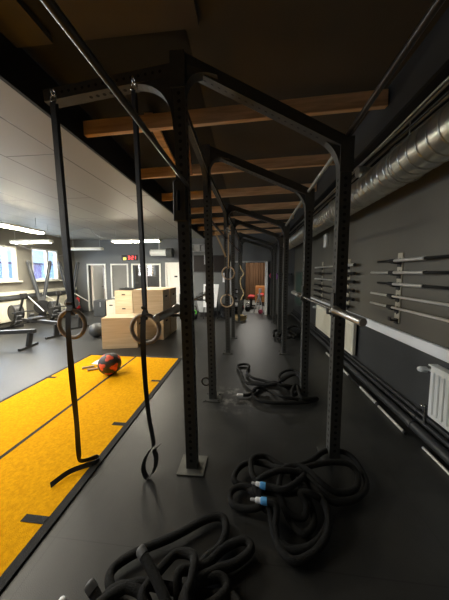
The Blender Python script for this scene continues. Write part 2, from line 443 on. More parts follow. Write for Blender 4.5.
def frame_y(name, x0, x1, z0, z1, y=YB, w=.06, d=.05, m='white', bottom=True):
    mb = MB(); yy = y-d/2+.02
    mb.box((x0-w/2, yy, (z0+z1)/2), (w, d, z1-z0)); mb.box((x1+w/2, yy, (z0+z1)/2), (w, d, z1-z0))
    mb.box(((x0+x1)/2, yy, z1+w/2), (x1-x0+2*w, d, w))
    if bottom: mb.box(((x0+x1)/2, yy, z0-w/2), (x1-x0+2*w, d, w))
    return mb
# doors and interior windows on the back wall
struct('door_1', frame_y('door_1', *DOORA, bottom=False), M['white'], bevel=.005)
dl = MB(); dl.box((-6.535, 9.40, .96), (.04, .66, 1.9)); d1 = struct('door_2', dl, M['white'], bevel=.004)
hm = MB(); hm.tube([(-6.52, 9.62, 1.0), (-6.46, 9.62, 1.0), (-6.46, 9.52, 1.0)], .012, 8); struct('door_handle', hm, M['chrome'], d1)
w = struct('window_1', frame_y('w', *WB), M['white'], bevel=.005)
mb = MB(); mb.box(((WB[0]+WB[1])/2, YB+.03, (WB[2]+WB[3])/2), (WB[1]-WB[0], .006, WB[3]-WB[2])); struct('pane', mb, M['glass'], w)
mb = MB()
for k in range(26): mb.box(((WB[0]+WB[1])/2, YB+.012, WB[2]+.025+k*.05), (WB[1]-WB[0], .006, .0505))
struct('blind', mb, M['blind'], w)
fm = frame_y('w', *WC); fm.box((-4.1, YB-.005, 1.27), (.05, .05, 1.3)); w = struct('window_2', fm, M['white'], bevel=.005)
mb = MB(); mb.box(((WC[0]+WC[1])/2, YB+.03, (WC[2]+WC[3])/2), (WC[1]-WC[0], .006, WC[3]-WC[2])); struct('pane', mb, M['glass_dark'], w)
fm = frame_y('d', *DOORD, bottom=False); struct('door_3', fm, M['white'], bevel=.005)
mb = MB(); mb.box(((DOORD[0]+DOORD[1])/2, YB+.03, .98), (DOORD[1]-DOORD[0], .04, 1.96))
for z0, z1 in ((.2, .9), (1.05, 1.85)):
    fr = frame_y('p', DOORD[0]+.13, DOORD[1]-.13, z0, z1, YB+.005, .02, .03); mb.v += []; 
    b = len(mb.v); mb.v += fr.v; mb.f += [[i+b for i in f] for f in fr.f]; mb.mi += fr.mi; mb.sm += fr.sm
d4 = struct('door_4', mb, M['white'], bevel=.003)
hm = MB(); hm.cyl((DOORD[1]-.07, YB+.01, 1.0), (DOORD[1]-.07, YB-.04, 1.0), .012, 8); hm.cyl((DOORD[1]-.07, YB-.04, 1.0), (DOORD[1]-.17, YB-.04, 1.0), .01, 8)
struct('door_handle', hm, M['chrome'], d4)
mb = MB(); mb.box((-2.87, YB+.004, 1.46), (.12, .012, .06)); struct('door_sign', mb, M['black'], d4)
# opening to the storage room: pale jamb on the right, thin dark head
mb = MB(); mb.box((OPEN[1]+.04, YB-.01, 1.02), (.09, .2, 2.04), M['rail']); mb.box(((OPEN[0]+OPEN[1])/2, YB-.01, 2.03), (1.3, .2, .05), M['lgrey']); mb.box((OPEN[0]-.03, YB-.01, 1.02), (.06, .2, 2.04), M['lgrey'])
struct('door_5', mb, bevel=.004)
for k, v in enumerate(VENTS):
    w = struct('window_%d' % (3+k), frame_y('v', *v, w=.025), M['lgrey'])
    mb = MB(); mb.box(((v[0]+v[1])/2, YB+.05, (v[2]+v[3])/2), (v[1]-v[0], .006, v[3]-v[2])); struct('pane', mb, M['lgrey'], w)
# street windows in the left wall
def street_window(idx, y0, y1, z0, z1, muls):
    mb = MB(); X = XL-.06; w = .06
    for a, b in ((y0, y0+w), (y1-w, y1)): mb.box((X, (a+b)/2, (z0+z1)/2), (.1, b-a, z1-z0))
    for a, b in ((z0, z0+w), (z1-w, z1)): mb.box((X, (y0+y1)/2, (a+b)/2), (.1, y1-y0-2*w, b-a))
    for ym in muls: mb.box((X, ym, (z0+z1)/2), (.09, .09, z1-z0-2*w))
    o = struct('window_%d' % idx, mb, M['white'], bevel=.006)
    sl = MB(); sl.box((XL-.0, (y0+y1)/2, z0-.02), (.22, y1-y0+.08, .04)); struct('window_sill', sl, M['cream'], o)
    g = MB(); g.box((X, (y0+y1)/2, (z0+z1)/2), (.006, y1-y0-2*w, z1-z0-2*w)); struct('pane', g, M['glass'], o)
street_window(5, W1[0], W1[1], W1[2], W1[3], [6.18]); street_window(6, W2[0], W2[1], W2[2], W2[3], [7.62]); street_window(9, W3[0], W3[1], W3[2], W3[3], [2.0])
# ledge and rail on the left wall
mb = MB(); mb.box((XL+.05, 6.2, .98), (.1, 5.2, .1)); struct('trim_4', mb, M['cream'])
mb = MB(); mb.box((XL+.07, 6.2, .86), (.12, 5.2, .09)); struct('trim_5', mb, M['grey'])
# skirting on the back wall
mb = MB(); mb.box((-1.6, YB-.008, .05), (1.8, .016, .1)); struct('baseboard_back', mb, M['black'])

# house across the street
hb = thing('neighbour_house', 'pale house across the street seen through the left windows', 'building', (-13.5, 8, -1))
mb = MB(); mb.box((0, 0, 2.0), (1, 26, 2.4)); mb.build('wall', M['house_lilac'], hb)
mb = MB(); mb.box((.1, 0, 3.6), (1.3, 26, .8)); mb.build('white_band', M['house_white'], hb)
mb = MB(); mb.prism([(-.8, 4.0), (.8, 4.0), (-2.5, 7.5)], 26); mb.build('roof', M['house_lilac'], hb)
for k in range(7):
    mb = MB(); mb.box((.52, -9+k*3, 2.55), (.06, 1.6, 1.1)); mb.build('window_panel', M['house_blue'], hb)

# ------------------------------------------------------------------ rafters
labs = ['nearest pale pine rafter crossing under the roof deck above the rig', 'second pine rafter from the camera, just beyond the first',
        'third pine rafter from the camera', 'fourth pine rafter from the camera', 'fifth pine rafter from the camera', 'farthest visible pine rafter, last before the back wall', 'sixth pine rafter from the camera']
for k, y in enumerate((2.33, 3.42, 4.47, 5.53, 6.6, 8.72, 7.7)):
    mb = MB(); mb.box((0, 0, 0), (2.93, .05, .14))
    o = mb.build('wooden_rafter', M['rafter'], None, .004, (-.23, y, 3.125)); o.rotation_euler = (0, -math.atan(.085/2.97), 0); tag(o, labs[k], 'rafter', 'pine rafters under the roof')
for k, (a, b, l) in enumerate((((-1.02, 2.36, 3.21), (-1.10, 3.39, 3.19), 'short pine plank laid between first and second rafters'),
                            ((-.70, 2.45, 3.24), (-.84, 3.3, 3.0), 'reddish diagonal pine brace behind the near left upright'))):
    mb = MB(); mb.bar(a, b, .09, .03); o = mb.build('wooden_brace', M['rafter'] if k == 0 else M['brace'], None, .003); tag(o, l, 'wooden brace')

# ------------------------------------------------------------------ pull-up rig
rig = thing('pull_up_rig', 'long black steel pull-up rig of paired perforated uprights with sloping top beams', 'pull-up rig', (0, 0, 0))
FY = [1.74, 2.78, 4.47, 5.56, 7.37, 8.4]
RY = [1.965, 2.94, 4.56, 5.8, 7.45, 8.5]
LX = [-.445, -.435, -.385, -.35, -.28, -.25]; RX = [.75, .73, .73, .80, .86, .88]
DXT = [-.065, -.07, -.05, -.02, 0, 0]
LZ = [3.17, 3.09, 2.93, 2.9, 2.88, 2.86]; RZ = [2.64, 2.60, 2.53, 2.51, 2.5, 2.5]
W = .085
def holes_bar(mb, a, b, sp, faces, off, r=.013, start=.08):
    """bolt holes along a bar on the faces whose normals are given"""
    a = Vector(a); b = Vector(b); d = b-a; L = d.length; d.normalize()
    n = int((L-2*start)/sp)
    for nrm in faces:
        nv = Vector(nrm).normalized(); u = nv.cross(d).normalized()
        for k in range(n+1):
            c = a + d*(start+k*sp) + nv*(off+.0008)
            vs = [c + (d*math.cos(2*PI*i/10) + u*math.sin(2*PI*i/10))*r for i in range(10)]
            mb.add(vs, [tuple(range(10))], M['hole'])
for i, y in enumerate(FY):
    yr = RY[i]
    for side, x, z, yy in (('L', LX[i], LZ[i], y), ('R', RX[i], RZ[i], yr)):
        mb = MB(); mb.box((0, 0, z/2), (W, W, z), M['steel'])
        holes_bar(mb, (0, 0, 0), (0, 0, z-.1), .055, [(0, -1, 0), (1, 0, 0), (-1, 0, 0)] if i < 3 else [(0, -1, 0)], W/2)
        up = mb.build('upright', None, rig, 0, (x, yy, 0))
        if side == 'L': up.rotation_euler = (0, math.atan(DXT[i]/z), 0)
        bp = MB(); bp.box((0, 0, .005), (.215, .20, .01), M['plate'] if (i < 1 and side == 'L') else M['steel'])
        for sx in (-1, 1):
            for sy in (-1, 1):
                if i: bp.lathe([(.012, .008), (.012, .018), (0, .019)], M['black'], 6, (sx*.08, sy*.075, 0))
        bp.build('base_plate', None, up)
    # sloping top beam
    LB = LX[i]; LX[i] = LB+DXT[i]
    a = Vector((LX[i], y, LZ[i]-.04)); b = Vector((RX[i], yr, RZ[i]-.04))
    mb = MB(); mb.bar(a, b, W, .082, M['steel'])
    d = (b-a).normalized(); n = d.cross(Vector((0, 1, 0))).normalized()
    if n.z > 0: n = -n
    holes_bar(mb, a, b, .055, [(0, -1, 0)] + ([tuple(n)]), .0405, .011, .22)
    mb.build('top_beam', None, rig)
    # curved gussets: plate filling the corner under the beam
    def gusset(px, pz, dirx, slope, la, lb, yy, th):
        # corner at (px,pz); beam leaves in dirx with slope; concave arc between post and beam
        P = Vector((px, 0, pz-lb)); Q = Vector((px+dirx*la, 0, pz+slope*la)); C = Vector((px, 0, pz))
        arc = []
        for k in range(13):
            t = k/12; arc.append(P*(1-t)**2 + (C*.94+(P+Q)*.03)*2*t*(1-t) + Q*t*t)
        poly = [(C.x, C.z)] + [(p.x, p.z) for p in arc]
        m = MB(); m.prism(poly, th, M['steel'], Matrix.Translation((0, yy, 0))); return m
    sl = (RZ[i]-LZ[i])/(RX[i]-LX[i])
    gusset(LX[i]+W/2, LZ[i]-.08, 1, sl, .24, .24, y, .07).build('gusset', M['steel'], rig)
    gusset(RX[i]-W/2, RZ[i]-.05, -1, -sl, .20, .22, yr, .07).build('gusset', M['steel'], rig)
    # collar plates near the tops of the uprights
    cp = MB(); cp.box((LX[i], y-W/2-.006, LZ[i]-.13), (.11, .012, .24)); cp.build('corner_plate', M['steel'], rig)
    cp = MB(); cp.box((RX[i], yr-W/2-.006, RZ[i]-.13), (.10, .012, .26)); cp.build('corner_plate', M['steel'], rig)
# cantilever arm to the left on the first frame
a = Vector((LX[0]-.03, 1.74, 3.05)); b = Vector((-1.56, 1.74, 2.945))
mb = MB(); mb.bar(a, b, W, .085, M['steel'])
nn = (b-a).normalized().cross(Vector((0, 1, 0))).normalized(); nn = -nn if nn.z > 0 else nn
holes_bar(mb, a, b, .055, [tuple(nn)], .0432, .014, .34); holes_bar(mb, a, b, .055, [(0, -1, 0)], W/2, .011, .1)
mb.build('cantilever_arm', None, rig)
gusset(LX[0]-W/2, 3.01, -1, -.10, .34, .36, 1.74, .07).build('gusset', M['steel'], rig)
# strap anchors under the arm
# long beams and pull-up bars between frames
for i in range(len(FY)-1):
    a = Vector((LX[i], FY[i]+W/2, 2.85-.045*i)); b = Vector((LX[i+1], FY[i+1]-W/2, 2.85-.045*(i+1)))
    mb = MB(); mb.bar(a, b, .05, .075, M['steel']); holes_bar(mb, a, b, .055, [(1, 0, 0), (-1, 0, 0)], .026, .011)
    mb.bar(a+Vector((.027, 0, -.033)), b+Vector((.027, 0, -.033)), .004, .012, M['bright'])  # pale strip painted on as the lit lower edge of the beam
    mb.build('side_beam', None, rig)
    for (p, q) in ((a, b), (b, a)):
        s = 1 if q.y > p.y else -1; P = Vector((p.x, p.y, p.z-.30)); Q = Vector((p.x, p.y+s*.26, p.z-.03)); C = Vector((p.x, p.y, p.z-.03))
        poly = [(C.y, C.z)]
        for k in range(9):
            t = k/8; r = P*(1-t)**2 + (C*.94+(P+Q)*.03)*2*t*(1-t) + Q*t*t; poly.append((r.y, r.z))
        g = MB(); g.prism(poly, .05, M['steel'], Matrix.Translation((p.x, 0, 0)) @ Matrix.Rotation(PI/2, 4, 'Z')); g.build('gusset', None, rig)
    mb = MB(); mb.cyl((RX[i]-.02, RY[i], RZ[i]-.03), (RX[i+1]-.02, RY[i+1], RZ[i+1]-.03), .019, 12); mb.build('pull_up_bar', M['bright'] if i < 2 else M['steel2'], rig)
mb = MB(); mb.cyl((-.45, 1.70, 2.245), (-.42, -.6, 2.13), .0125, 14); mb.build('pull_up_bar', M['steel2'], rig)
mb = MB(); mb.cyl((RX[0], 1.96, RZ[0]+.01), (RX[0], -.6, RZ[0]+.10), .019, 14); mb.build('pull_up_bar', M['steel2'], rig)
for i in (1, 2, 3):
    mb = MB(); mb.cyl((LX[i]+.01, FY[i], 2.28), (LX[i+1]+.01, FY[i+1], 2.26), .019, 12); mb.build('pull_up_bar', M['steel2'], rig)
# bracket plate of the near pull-up bar
mb = MB(); mb.cbox((LX[0]+.005, 1.74-W/2-.008, 2.13), (.10, .016, .29), .006, M['steel'])
mb.tube([(LX[0]-.005, 1.74-W/2-.018, 2.06+.02*k) for k in range(8)], .012, 8, M['hole'])
mb.box((LX[0]-W/2+.015, 1.74, 2.13), (.012, .1, .29), M['steel']); mb.build('bar_bracket', None, rig)
# j-hooks holding the two barbells
for x, yy, s in ((LX[0]+.04, FY[0], -1), (LX[1]+.04, FY[1], -1), (RX[0], RY[0], -1), (RX[1], RY[1], -1)):
    tx = -.60 if x < 0 else .70
    mb = MB(); x1 = x-W/2
    mb.box((x1-.006, yy, 1.34), (.012, .07, .2)); mb.box(((x1+tx-.03)/2, yy, 1.264), (abs(x1-tx)+.03, .035, .012)); mb.box((tx-.036, yy, 1.285), (.010, .035, .05))
    mb.build('j_hook', M['steel'], rig)
# small ring anchor at the foot of second left upright
mb = MB(); mb.torus((LX[1]-.02, FY[1]-.01, .22), .05, .011, axis='y', seg=20, ts=8); mb.box((LX[1]+.035, FY[1], .22), (.03, .03, .05)); mb.build('ring_anchor', M['steel2'], rig)

# ------------------------------------------------------------------ barbells
def barbell(name, label, loc, rz=0, length=2.2, sl=.44, rs=.028, rr=.0155, shaft='chrome', sleeve='satin', group=None, z=0):
    t = thing(name, label, 'barbell', loc, rz, group)
    m = MB(); m.cyl((0, sl, 0), (0, length-sl, 0), rr, 14); m.build('shaft', M[shaft], t)
    for a, s in ((0, 1), (length, -1)):
        m = MB(); m.lathe([(.0, 0), (rs*.8, 0), (rs, .006), (rs, sl-.03), (rs*1.32, sl-.03), (rs*1.32, sl), (rr, sl)], M[sleeve], 18, (0, a, 0), 'y' )
        if s < 0:
            for v in m.v: v.y = a-(v.y-a)
        sv = m.build('sleeve', None, t)
        c = MB(); c.cyl((0, a+s*.002, 0), (0, a-s*.003, 0), rs*.82, 18); c.build('end_cap', M['lgrey'], sv)
    return t
barbell('barbell', 'chrome barbell racked on the left posts of the rig beside hanging ring', (-.60, 1.44, 1.30), sl=.45)
barbell('barbell', 'chrome barbell racked across hooks on the right posts of the rig', (.70, 1.45, 1.30), sl=.45)
# floor barbells along the right wall
g = 'barbells lying along the foot of the right wall'
def floor_bar(label, loc, segs):
    t = thing('barbell', label, 'barbell', loc, 0, g)
    for a, b, r, mt, nm in segs:
        m = MB(); m.cyl((0, a, r), (0, b, r), r, 14); m.build(nm, M[mt], t)
floor_bar('barbell lying along the wall below the far radiator, black between pale sections', (1.565, 0, .001),
    [(2.33, 2.80, .014, 'silver', 'outer_sleeve'), (2.78, 2.82, .022, 'black', 'collar'), (2.82, 3.22, .019, 'silver', 'inner_sleeve'), (3.21, 3.60, .0155, 'barblack', 'shaft'), (3.59, 4.6, .018, 'silver', 'far_sleeve'), (2.31, 2.335, .016, 'black', 'end_cap')])
floor_bar('barbell lying nearest the camera at the foot of the right wall', (1.60, 0, .001),
    [(1.62, 2.13, .013, 'silver', 'outer_sleeve'), (1.58, 1.62, .022, 'black', 'collar'), (1.2, 1.58, .019, 'silver', 'inner_sleeve'), (.2, 1.2, .0155, 'barblack', 'shaft')])
# barbells on the near wall holder
g = 'barbells on the near wall holder'
spec = [(1.74, 'barblack', 'barblack', 'top barbell on the near wall holder, black shaft with grey sleeve', 3.12),
        (1.605, 'barblack', 'silver', 'second barbell down on the near wall holder, pale sleeves and black shaft', 3.27),
        (1.475, 'barblack', 'barblack', 'middle barbell on the near wall holder, black shaft below the pale one', 3.10),
        (1.335, 'silver', 'silver', 'fourth barbell down on the near wall holder, all bare steel', 3.25),
        (1.205, 'silver', 'silver', 'lowest barbell on the near wall holder, all bare steel', 3.25)]
for k, (z, sh, sle, lab, y1) in enumerate(spec):
    t = thing('barbell', lab, 'barbell', (1.655, 0, z), 0, g)
    two = k in (0, 2)
    m = MB(); m.cyl((0, .75, 0), (0, 2.38, 0), .0145, 12); m.build('shaft', M[sh], t)
    m = MB(); m.cyl((0, 2.36, 0), (0, 2.80, 0), .018 if k < 3 else .014, 14); m.cyl((0, 2.34, 0), (0, 2.365, 0), .020 if k < 3 else .0155, 14); m.build('inner_sleeve', M['silver'], t)
    m = MB(); m.cyl((0, 2.86, 0), (0, y1, 0), .0145, 14); m.build('outer_sleeve', M[sle], t)
    m = MB(); m.cyl((0, 2.79, 0), (0, 2.87, 0), .023, 14); m.build('collar', M['black'], t)
    m = MB(); m.cyl((0, .35, 0), (0, .8, 0), .019, 12); m.build('far_sleeve', M['silver'], t)
def wall_holder(loc, label, zs, z0, z1):
    t = thing('barbell_holder', label, 'barbell holder', loc)
    m = MB(); m.box((.0, 0, (z0+z1)/2), (.012, .085, z1-z0), M['holder'])
    k = z0+.04
    while k < z1-.03: m.add([(-.0065, .014*math.cos(2*PI*i/8), k+.014*math.sin(2*PI*i/8)) for i in range(8)], [tuple(range(8))], M['hole']); k += .07
    m.build('wall_plate', None, t)
    for z in zs:
        m = MB(); m.box((-.045, 0, z-.03), (.085, .05, .012)); m.box((-.085, 0, z-.012), (.01, .05, .04)); m.box((-.012, 0, z-.04), (.012, .06, .06)); m.build('hook', M['black'], t)
wall_holder((1.742, 2.83, 0), 'near upright steel barbell holder plate on the right wall', [s[0] for s in spec]+[1.08], 1.02, 1.83)
wall_holder((1.742, 1.0, 0), 'barbell holder plate on the right wall beside the camera', [s[0] for s in spec], 1.02, 1.83)
g = 'barbells on the far wall holder'
zs = [1.73, 1.595, 1.46, 1.32, 1.18, 1.04]
names = ['topmost', 'second from top', 'third from top', 'fourth from top', 'fifth from top', 'lowest']
for k, z in enumerate(zs):
    t = thing('barbell', names[k]+' barbell on the far pair of wall holders beyond the right post', 'barbell', (1.66, 0, z), 0, g)
    y0 = 3.78 if k < 5 else 3.95
    sm = 'silver' if k == 0 else 'barblack'
    m = MB(); m.cyl((0, y0+.4, 0), (0, 5.5, 0), .0145, 12); m.build('shaft', M['silver' if k in (0, 2) else 'barblack'], t)
    for a, b, q in ((y0, y0+.42, y0-.001), (5.45, 5.88, 5.881)):
        m = MB(); m.cyl((0, a, 0), (0, b, 0), .023, 14); sv = m.build('sleeve', M[('silver' if k < 1 or a > 5 and k in (2,) else 'barblack')], t)
        m = MB(); m.cyl((0, q-.004, 0), (0, q+.004, 0), .025, 12); m.build('end_cap', M['black'], sv)
wall_holder((1.742, 4.16, 0), 'barbell holder plate on the right wall just beyond the near right post', zs, 1.0, 1.84)
wall_holder((1.742, 5.58, 0), 'farthest barbell holder plate on the right wall above the far radiator', zs, .95, 1.86)

# ------------------------------------------------------------------ radiators, pipes
def radiator(name, label, loc, rz, L, H, m, valve=True, fins=True):
    t = thing(name, label, 'radiator', loc, rz)   # runs along local +y, front faces -x
    b = MB(); b.cbox((0, L/2, H/2), (.06, L, H), .012)
    n = int(L/.055)
    for k in range(n): b.cbox((-.034, .05+k*(L-.1)/(n-1), H/2), (.014, .03, H-.09), .006)
    b.build('panel', M[m], t)
    tp = MB()
    tp.box((-.005, L/2, H+.006), (.075, L+.006, .012)); tp.build('top_grille', M[m], t)
    if valve:
        v = MB(); v.tube([(0, L, H-.06), (0, L+.05, H-.06)], .011, 10); v.lathe([(.0, -.06), (.02, -.058), (.026, -.04), (.026, .01), (.018, .02), (.0, .021)], None, 14, (-.03, L+.055, H-.06), 'x'); v.build('thermostat_valve', M['radw'], t)
        v = MB(); v.tube([(0, L-.01, .06), (0, L+.06, .06), (0, L+.06, -.12)], .011, 10); v.lathe([(0, 0), (.017, 0), (.017, .045), (0, .046)], None, 12, (-.045, L+.055, .06), 'x'); v.build('lower_valve', M['chrome'], t)
    return t
radiator('radiator', 'white panel radiator at the right edge with thermostat valve', (1.69, 1.2, .28), 0, 1.0, .48, 'radw')
radiator('radiator', 'cream panel radiator partly behind the near right post', (1.69, 3.74, .28), 0, 1.98, .54, 'cream')
radiator('radiator', 'cream radiator under the nearer left window behind rowing machines', (XL+.08, 6.6, .14), PI, 1.3, .6, 'cream')
radiator('radiator', 'cream radiator under the farther left window', (XL+.08, 8.4, .14), PI, 1.3, .6, 'cream')
g = 'heating pipes along the right wall'
for k, (z, x, r, l) in enumerate(((.215, 1.715, .017, 'uppermost thin dark heating pipe along foot of the right wall'), (.145, 1.71, .022, 'middle dark heating pipe along foot of the right wall'), (.055, 1.685, .045, 'lowest and fattest dark heating pipe along foot of the right wall'))):
    m = MB(); m.cyl((x, YF+.02, z), (x, YB-.02, z), r, 14); o = m.build('heating_pipe', M['pipe']); tag(o, l, 'pipe', g)
    for yy in (.6, 2.4, 4.2, 6.0, 7.8):
        c = MB(); c.tube([(x, yy-.02, z), (x, yy+.02, z)], r+.006, 14); c.build('pipe_clip', M['pipe'], o)

# ------------------------------------------------------------------ ventilation duct
t = thing('ventilation_duct', 'large galvanised spiral air duct running high along the right wall', 'air duct', (0, 0, 0))
m = MB()
R0 = .165; dx, dz = 1.425, 2.60
m.tube([(dx, -1.5, dz), (dx, 8.6, dz)], R0, 40)
y = -1.4
while y < 8.5:
    m.torus((dx, y, dz), R0+.001, .0075, axis='y', seg=36, ts=6); y += .105
ob = m.build('spiral_duct', M['duct'], t)
m = MB(); m.tube([(1.36, 2.92, 2.65), (1.35, 2.92, 2.70), (1.345, 2.92, 2.75)], .045, 14); nb = m.build('branch_neck', M['duct'], t)
m = MB(); p = []; r = []
for k in range(7):
    p += [(1.255+k*.036, 2.90+.012*k, 2.775), (1.27+k*.036, 2.90+.012*k, 2.775), (1.275+k*.036, 2.905+.012*k, 2.775), (1.285+k*.036, 2.905+.012*k, 2.775)]; r += [.055, .055, .062, .062]
m.tube(p, r, 18); m.build('branch_pipe', M['duct'], t)
for yy in (2.3, 3.9, 5.5, 7.1):
    m = MB(); m.torus((dx, yy, dz), R0+.016, .006, axis='y', seg=28, ts=6); m.cyl((dx, yy, dz+R0), (dx, yy, 2.955), .005, 6); m.build('hanger', M['bright'], t)
g = 'thin conduits under the bulkhead'
for k, (x, z, r, mt, l) in enumerate(((1.33, 2.90, .009, 'duct', 'outermost thin conduit under the dark bulkhead above the duct'), (1.375, 2.915, .012, 'bright', 'second conduit from the outside above the duct'),
                                 (1.42, 2.90, .009, 'steel', 'black conduit between bright ones above the duct'), (1.46, 2.91, .014, 'bright', 'fat bright conduit above the duct'), (1.52, 2.90, .010, 'duct', 'innermost conduit next to the right wall'))):
    m = MB(); pts = [(x, -2.0+q*.35, z+.008*math.sin(q*1.3+k)) for q in range(31)]
    m.tube(pts, r, 10); o = m.build('conduit', M[mt]); tag(o, l, 'conduit', g)
m = MB(); m.cbox((1.72, 5.35, 2.32), (.06, .16, .3), .01); o = m.build('wall_box', M['white']); tag(o, 'small white box mounted high on the right wall under the duct', 'wall box')
m = MB(); m.box((1.725, 7.95, 1.08), (.03, .85, 1.1), M['greenb']); m.box((1.72, 7.95, 1.64), (.05, .9, .03), M['grey']); o = m.build('notice_board', None); tag(o, 'muted green board on the far right wall beyond the posts', 'board')

# ------------------------------------------------------------------ turf track
tt = thing('turf_track', 'bright yellow turf sprint track with black edges on the rubber floor', 'turf', (0, 0, 0))
TX0, TX1, TY0, TY1 = -3.06, -1.22, -2.2, 4.06
m = MB(); m.box(((TX0+TX1)/2, (TY0+TY1)/2, .006), (TX1-TX0-.08, TY1-TY0-.06, .012)); m.build('turf_surface', M['turf'], tt)
m = MB(); m.box((TX0+.025, (TY0+TY1)/2, .006), (.05, TY1-TY0, .013)); m.box((TX1-.03, (TY0+TY1)/2, .006), (.06, TY1-TY0, .013)); m.box(((TX0+TX1)/2, TY1-.015, .006), (TX1-TX0, .03, .013)); m.build('edge_binding', M['turf_edge'], tt)
m = MB(); m.box((-2.11, (TY0+TY1)/2, .0128), (.035, TY1-TY0-.04, .003)); m.build('centre_line', M['turf_edge'], tt)
for x, y in ((-1.33, 2.16), (-1.36, 1.22), (-1.33, 3.13), (-2.98, 3.08), (-1.36, .3)):
    m = MB(); m.box((x, y, .0130), (.16, .045, .004)); m.build('marker_tab', M['turf_edge'], tt)

# ------------------------------------------------------------------ gymnastics rings
def hang(x, y, ztop, zr, label, mring, mstrap, R=.108, r=.0155, sw=.022, tail=None, tailw=None, group=None, xt=0.):
    t = thing('gymnastics_ring', label, 'gymnastics ring', (x, y, 0), 0, group)
    m = MB(); m.torus((0, 0, zr), R, r, M[mring]); m.build('ring', None, t)
    zt = zr+R
    m = MB(); n = 10
    for s in (-1, 1):
        pts = [(xt*k/n, s*.010*(1 if k else .3), zt+.02+(ztop-zt-.02)*k/n) for k in range(n+1)]
        m.ribbon(pts, [(sw, s*.004, 0)]*(n+1), .003)
    m.ribbon([(0, -.012, zt+.03), (0, -.026, zt), (0, -.016, zt-.03), (0, 0, zt-.04), (0, .016, zt-.03), (0, .026, zt), (0, .012, zt+.03)], [(sw, 0, 0)]*7, .003)
    m.build('strap', M[mstrap], t)
    b = MB(); b.cbox((0, -.018, zt+.055), (sw*2+.006, .010, .024), .004); b.cyl((-sw-.002, -.024, zt+.060), (sw+.002, -.024, zt+.060), .004, 8); b.build('buckle', M['steel2' if mstrap == 'strap' else 'tanstrap'], t)
    c = MB(); c.torus((xt, 0, ztop+.03), .024, .005, axis='y', seg=18, ts=8); c.torus((xt, .0, ztop+.07), .02, .005, axis='x', seg=18, ts=8); c.build('carabiner', M['chrome'], t)
    if tail:
        P = spline(tail, 6); Wv = spline(tailw, 6)
        m = MB(); m.ribbon(P, Wv, .003); m.build('strap_tail', M[mstrap], t)
    return t
hw = .021
hang(-1.36, 1.62, 2.83, 1.205, 'near left wooden ring on a black strap whose tail curls on yellow turf', 'ringwood', 'strap', xt=-.05, sw=.025,
     tail=[(0, -.03, 1.30), (.003, -.045, 1.15), (.0, -.03, .8), (-.008, .0, .4), (-.012, .01, .12), (-.008, .02, .05), (.03, .06, .030), (.085, .09, .033), (.125, .065, .034), (.10, .02, .034), (.03, -.02, .034), (-.04, -.08, .032), (-.085, -.19, .030)],
     tailw=[(hw, 0, 0), (hw, 0, 0), (hw*.9, .01, 0), (hw, 0, 0), (hw*.7, .01, 0), (.006, 0, .018), (0, -.004, .018), (0, 0, .02), (.003, 0, .019), (-.003, .004, .018), (-.006, .008, .015), (-.008, .008, .014), (-.012, .010, .011)])
hang(-.765, 1.62, 2.86, 1.18, 'middle wooden ring on a black strap ending in a loop above the black floor', 'ringwood', 'strap', xt=-.035, sw=.016,
     tail=[(0, -.03, 1.28), (0, -.045, 1.10), (.0, -.03, .8), (.012, -.01, .5), (.04, 0, .27), (.015, .0, .22), (-.025, -.01, .15), (-.04, -.02, .07), (-.012, -.03, .010), (.03, -.03, .03), (.06, -.02, .10), (.062, -.01, .17), (.045, .0, .22), (.085, .01, .25)],
     tailw=[(hw, 0, 0), (hw, 0, 0), (hw*.6, .012, 0), (hw*.35, .018, 0), (hw*.3, .02, 0), (.006, .02, 0), (.009, .019, 0), (.010, .018, .003), (.004, .02, .004), (.008, .019, 0), (.010, .018, 0), (.010, .018, 0), (.008, .018, 0), (.008, .012, .006)])
hang(-.375, 4.38, 2.36, 1.60, 'upper of two tan rings hanging by third left upright', 'ringtan', 'tanstrap', R=.118, r=.013, sw=.012, group=None)
hang(-.395, 4.32, 2.36, 1.07, 'lower of two tan rings hanging by third left upright', 'ringtan', 'strap', R=.118, r=.013, sw=.012, group=None)
m = MB(); m.ribbon([(-.60, 4.30, 2.32), (-.50, 4.31, 2.1), (-.42, 4.33, 1.9)], [(.014, 0, .004)]*3, .004); o = m.build('webbing_strap', M['tanstrap']); tag(o, 'slanting tan webbing strap beside the third left upright', 'strap')

